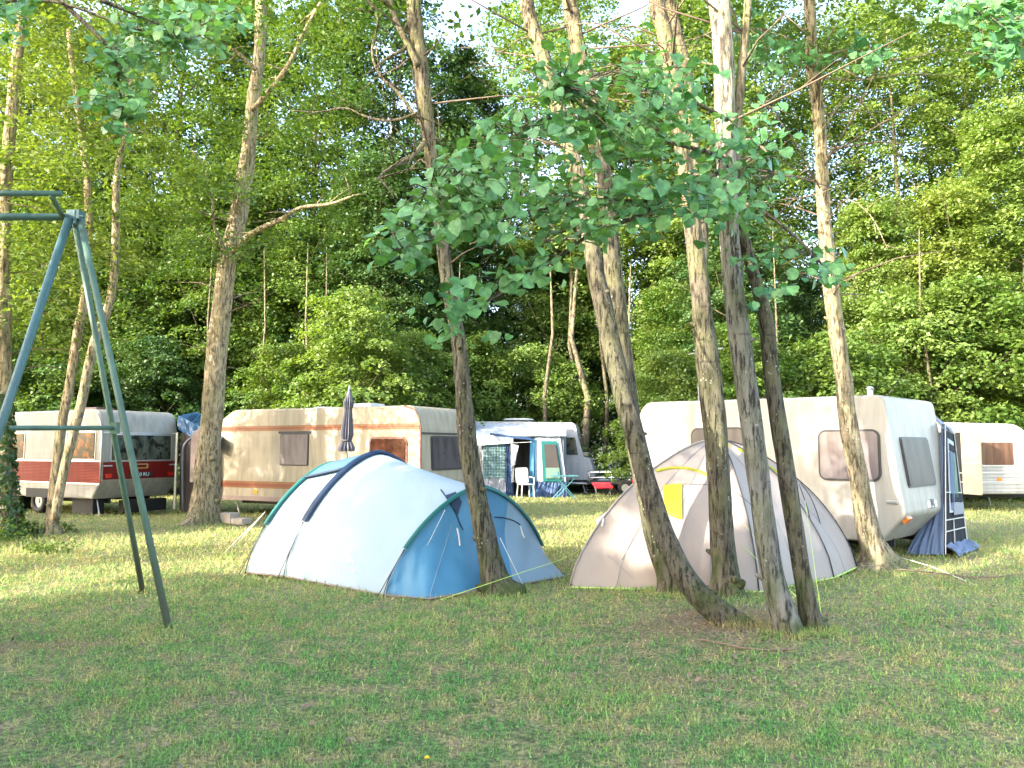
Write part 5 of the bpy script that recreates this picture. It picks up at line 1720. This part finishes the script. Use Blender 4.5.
# grey and black awning behind the big white caravan
def awning_right():
    base = Vector((6.9, 12.1, 0))
    root = empty('awning', base, 0, 'grey awning with a black windowed end, attached to the big white caravan', 'awning')
    rel = lambda p: Vector(p) - base
    tl, tr = P(944, 424, 12.5), P(953, 433, 13.4)
    bl, br = P(944, 553, 11.75), P(967, 546, 12.7)
    bl.z = 0.02; br.z = 0.02
    def L(s, t):   # point on the end wall
        return (bl * (1 - s) + br * s) * (1 - t) + (tl * (1 - s) + tr * s) * t
    nn = (br - bl).cross(tl - bl).normalized()
    if nn.dot(Vector((0, 0, 0)) - bl) < 0: nn = -nn
    def panel(name, mat, s0, s1, t0, t1, off, rip=0, parent=None):
        m = MB(); k = nn * off
        sheet(m, [rel(L(s0, t0) + k), rel(L(s1, t0) + k), rel(L(s1, t1) + k), rel(L(s0, t1) + k)], .012, rip=rip)
        return m.build(name, mat, parent or root)
    panel('end_wall', 'awning_black', 0, 1, .0, 1, 0, .004)
    w_ = panel('window', 'awning_white', .26, .80, .30, .90, .018)
    panel('pane', 'awning_black', .32, .76, .80, .86, .03, 0, w_)
    panel('curtain', 'awning_greyblue', .31, .52, .32, .79, .03, .008, w_)
    panel('curtain', 'mesh_green', .55, .74, .42, .79, .03, .008, w_)
    panel('band', 'awning_black', .28, .98, .38, .45, .035)
    panel('pane', 'awning_grey', .42, .92, .28, .375, .036, 0, w_)
    for t0 in (.245, .16, .455): panel('piping', 'alu', .02, .99, t0, t0 + .008, .024)
    for s0 in (.0, .40, .975): panel('piping', 'alu', s0, s0 + .014, .0, .245 if s0 == .4 else 1, .026)
    # skirt frill
    m = MB()
    a, b = bl + nn * .03, br + nn * .03
    sheet(m, [rel(a + nn * .18 + Vector((0, 0, -.01))), rel(b + nn * .18 + Vector((0, 0, -.01))), rel(L(1, .07) + nn * .03), rel(L(0, .07) + nn * .03)], .012, rip=.03)
    m.build('mud_flap', 'awning_greyblue', root)
    # grey blue side running under the caravan end
    far = P(905, 548, 12.0); far.z = .0
    m = MB()
    sheet(m, [rel(far), rel(bl), rel(L(0, .5)), rel(P(936, 500, 12.3))], .012, rip=.02)
    sheet(m, [rel(P(936, 500, 12.3)), rel(L(0, .5)), rel(tl), rel(P(942, 424, 12.6))], .012, rip=.01)
    m.build('side_wall', 'awning_greyblue', root)
    m = MB()
    r1 = P(930, 412, 12.9); r2 = P(962, 424, 15.4)
    sheet(m, [rel(P(944, 428, 12.45)), rel(P(955, 434, 13.4)), rel(P(951, 428, 16)), rel(r1)], .02, rip=.006)
    m.build('roof', 'awning_grey', root)
    m = MB(); sheet(m, [rel(br), rel(P(962, 518, 15.5)), rel(P(949, 430, 15.5)), rel(tr)], .012, rip=.01); m.build('front_wall', 'awning_black', root)
    cord(root, [P(895, 556, 10.7), P(930, 566, 10.2), G(966, 581)], 'guy_line', 'cord_white', .0045)
awning_right()

# blue tarpaulin awning between the two left caravans
def tarp_awning():
    Y = 19.0
    base = Vector((X(200, Y), Y, 0))
    root = empty('awning', base, 0, 'taupe awning with an arched window under a blue tarpaulin, right of the red caravan', 'awning')
    def at(px, py, Y=Y): return P(px, py, Y) - base
    m = MB(); sheet(m, [at(180, 512, 20.0), at(215, 516, 18.9), at(215, 440, 18.9), at(181, 430, 20.0)], .012, rip=.02); m.build('front_wall', 'awning_taupe', root)
    m = MB(); sheet(m, [at(178, 416, 20.3), at(222, 440, 18.8), at(226, 419, 20.8), at(192, 412, 21.5)], .02, rip=.03); m.build('tarpaulin', 'tarp_blue', root)
    m = MB(); sheet(m, [at(179, 430, 19.9), at(218, 452, 18.7), at(222, 438, 18.7), at(178, 415, 20.2)], .015, rip=.03); m.build('tarpaulin_edge', 'tarp_blue', root)
    pts = [(183, 510), (183, 455), (186, 443), (193, 438), (202, 438)]
    q = catmull([tuple(at(x, y, 19.4)) for x, y in pts], 5)
    m = MB(); m.tube(q, .035, 6); m.build('arch_trim', 'parasol_grey', root, smooth=True)
    m = MB(); m.prism([(0, 0), (.42, 0), (.42, 1.25), (.25, 1.32), (.08, 1.25), (0, 1.1)], at(190, 482, 19.3), (1, 0, 0), (0, 0, 1), (0, -1, 0), .02); m.build('window', 'skirt_pink', root)
    m = MB(); m.box(at(181, 470, 20) + Vector((0, -.3, 0)), (.05, .05, 1.9)); m.build('pole', 'galv', root)
tarp_awning()

# closed parasol
def parasol():
    b = P(348, 470, 15.0); b.z = 0
    root = empty('parasol', b, 0, 'closed grey parasol standing between the blue and white tent and the striped caravan', 'parasol')
    top = P(351, 388, 15.0).z
    m = MB()
    k = 14; rows = [(top, .012), (top - .12, .05), (top - .28, .085), (top - .38, .075), (top - .40, .062), (top - .9, .105), (top - .98, .085), (top - 1.02, .08), (top - 1.15, .14), (top - 1.22, .13)]
    vs_ = []
    for j, (z, r) in enumerate(rows):
        for i in range(k * 2):
            a = math.pi * i / k
            q = r * (1 + (.22 if j > 1 else 0) * (1 if i % 2 else -1))
            vs_.append((math.cos(a) * q - .012 * (top - z) * 3, math.sin(a) * q, z))
    n2 = k * 2
    m.add(vs_, [(j * n2 + i, j * n2 + (i + 1) % n2, (j + 1) * n2 + (i + 1) % n2, (j + 1) * n2 + i) for j in range(len(rows) - 1) for i in range(n2)])
    m.build('canopy', 'parasol_grey', root, smooth=False)
    m = MB(); m.tube([(-.04, 0, 0), (-.02, 0, top - .5), (0, 0, top + .05)], .018, 8); m.build('pole', 'galv', root, smooth=True)
    m = MB(); m.tube([(-.036, 0, top - 1.03), (-.036, 0, top - .99)], .1, 14); m.build('tie', 'cord_dark', root, smooth=True)
    m = MB(); m.tube([(-.04, 0, 0), (-.04, 0, .07)], [.24, .2], 20); m.build('base', 'concrete', root)
parasol()

# concrete blocks under the striped caravan
for i, (px, py, w_, d_, h_) in enumerate(((229, 523, .34, .25, .22), (241, 524, .30, .3, .12))):
    g = G(px, py)
    m = MB(); m.box((0, 0, h_ / 2), (w_, d_, h_)); o = m.build('concrete_block', 'concrete', None, bevel=.012, loc=(g.x, g.y, 0)); o.rotation_euler.z = R(-28 + i * 9)
    tag(o, ['pale concrete block beside the foot of the big pale trunk', 'low concrete block lying right of the taller pale block'][i], 'block')

# weeds, twigs and small things on the ground
def weed(px, py, h, n, seed, label, spread=.25):
    g = G(px, py); rg = np.random.default_rng(seed)
    m = MB(); C = []; D = []
    for i in range(n):
        a = rg.uniform(0, 6.28); r_ = spread * rg.random(); hh = h * rg.uniform(.5, 1.1)
        b0 = Vector((math.cos(a) * r_, math.sin(a) * r_, -.02)); t = b0 + Vector((rg.normal(0, .12), rg.normal(0, .12), hh))
        m.tube([b0, b0.lerp(t, .5) + Vector((0, 0, .02)), t], [.004, .003, .0015], 4)
        for k in range(9):
            q = b0.lerp(t, rg.uniform(.15, 1)); C.append(tuple(q + Vector((rg.normal(0, .035), rg.normal(0, .035), 0)))); D.append((rg.normal(0, .5), rg.normal(0, .5), 1))
    root = empty('weed', (g.x, g.y, 0), 0, label, 'weed', 'weeds at the foot of the left hand trees')
    m.build('stem', 'leaf_ivy', root)
    D = np.array(D); D /= np.linalg.norm(D, axis=1)[:, None]
    np_mesh('foliage', leaf_array(np.array(C), D, .035, rg), 4, 'leaf_mid', root)
weed(25, 535, .35, 34, 1, 'nettle like weeds growing between the ivy covered trunk and the twin stems', .45)
weed(-2, 545, .45, 40, 2, 'clump of weeds at the foot of the ivy covered trunk, at the left edge', .5)
weed(60, 534, .25, 22, 3, 'low weeds at the foot of the twin pale stems', .3)
weed(40, 552, .18, 26, 4, 'low leafy weeds on the grass in front of the twin pale stems', .6)

m = MB()
q = catmull([tuple(G(x, y) + Vector((0, 0, .03))) for x, y in ((700, 643), (725, 648), (745, 652), (775, 654), (800, 652))], 4)
m.tube(q, [.008] * len(q), 6, True, 0, .1)
o = m.build('fallen_twig', 'wood_dead', None, smooth=True)
c = sum((vv.co for vv in o.data.vertices), Vector()) / len(o.data.vertices); o.data.transform(Matrix.Translation(-c)); o.location = c
tag(o, 'long dry twig lying on the ground in front of the leaning and cracked trunks', 'twig')
m = MB()
q = catmull([tuple(G(x, y) + Vector((0, 0, .03))) for x, y in ((900, 572), (935, 575), (975, 580), (1010, 578))], 4)
m.tube(q, .010, 6)
for i in range(12):
    a = Vector(rnd.choice(q)); m.tube([a, a + Vector((rnd.uniform(-.35, .35), rnd.uniform(-.15, .15), rnd.uniform(0, .08)))], .004, 4)
o = m.build('fallen_branch', 'wood_dead', None, smooth=True)
c = sum((vv.co for vv in o.data.vertices), Vector()) / len(o.data.vertices); o.data.transform(Matrix.Translation(-c)); o.location = c
tag(o, 'dry twiggy branch lying on the sunlit grass right of the mossy trunk', 'branch')

def dandelion(px, py):
    g = G(px, py)
    root = empty('dandelion', (g.x, g.y, gz(g.x, g.y)), 0, 'single yellow dandelion flower in the grass at the bottom edge', 'flower')
    m = MB(); m.tube([(0, 0, 0), (.004, 0, .03), (0, 0, .055)], .002, 5); m.build('stem', 'leaf_mid', root)
    m = MB()
    for k in range(3):
        for i in range(14):
            a = 2 * math.pi * i / 14 + k * .2; r_ = .016 - .004 * k
            m.add([(0, 0, .056), (math.cos(a - .16) * r_, math.sin(a - .16) * r_, .060 + .004 * k), (math.cos(a + .16) * r_, math.sin(a + .16) * r_, .060 + .004 * k)], [(0, 1, 2)])
    m.build('flower_head', 'flower_yellow', root)
dandelion(427, 766)
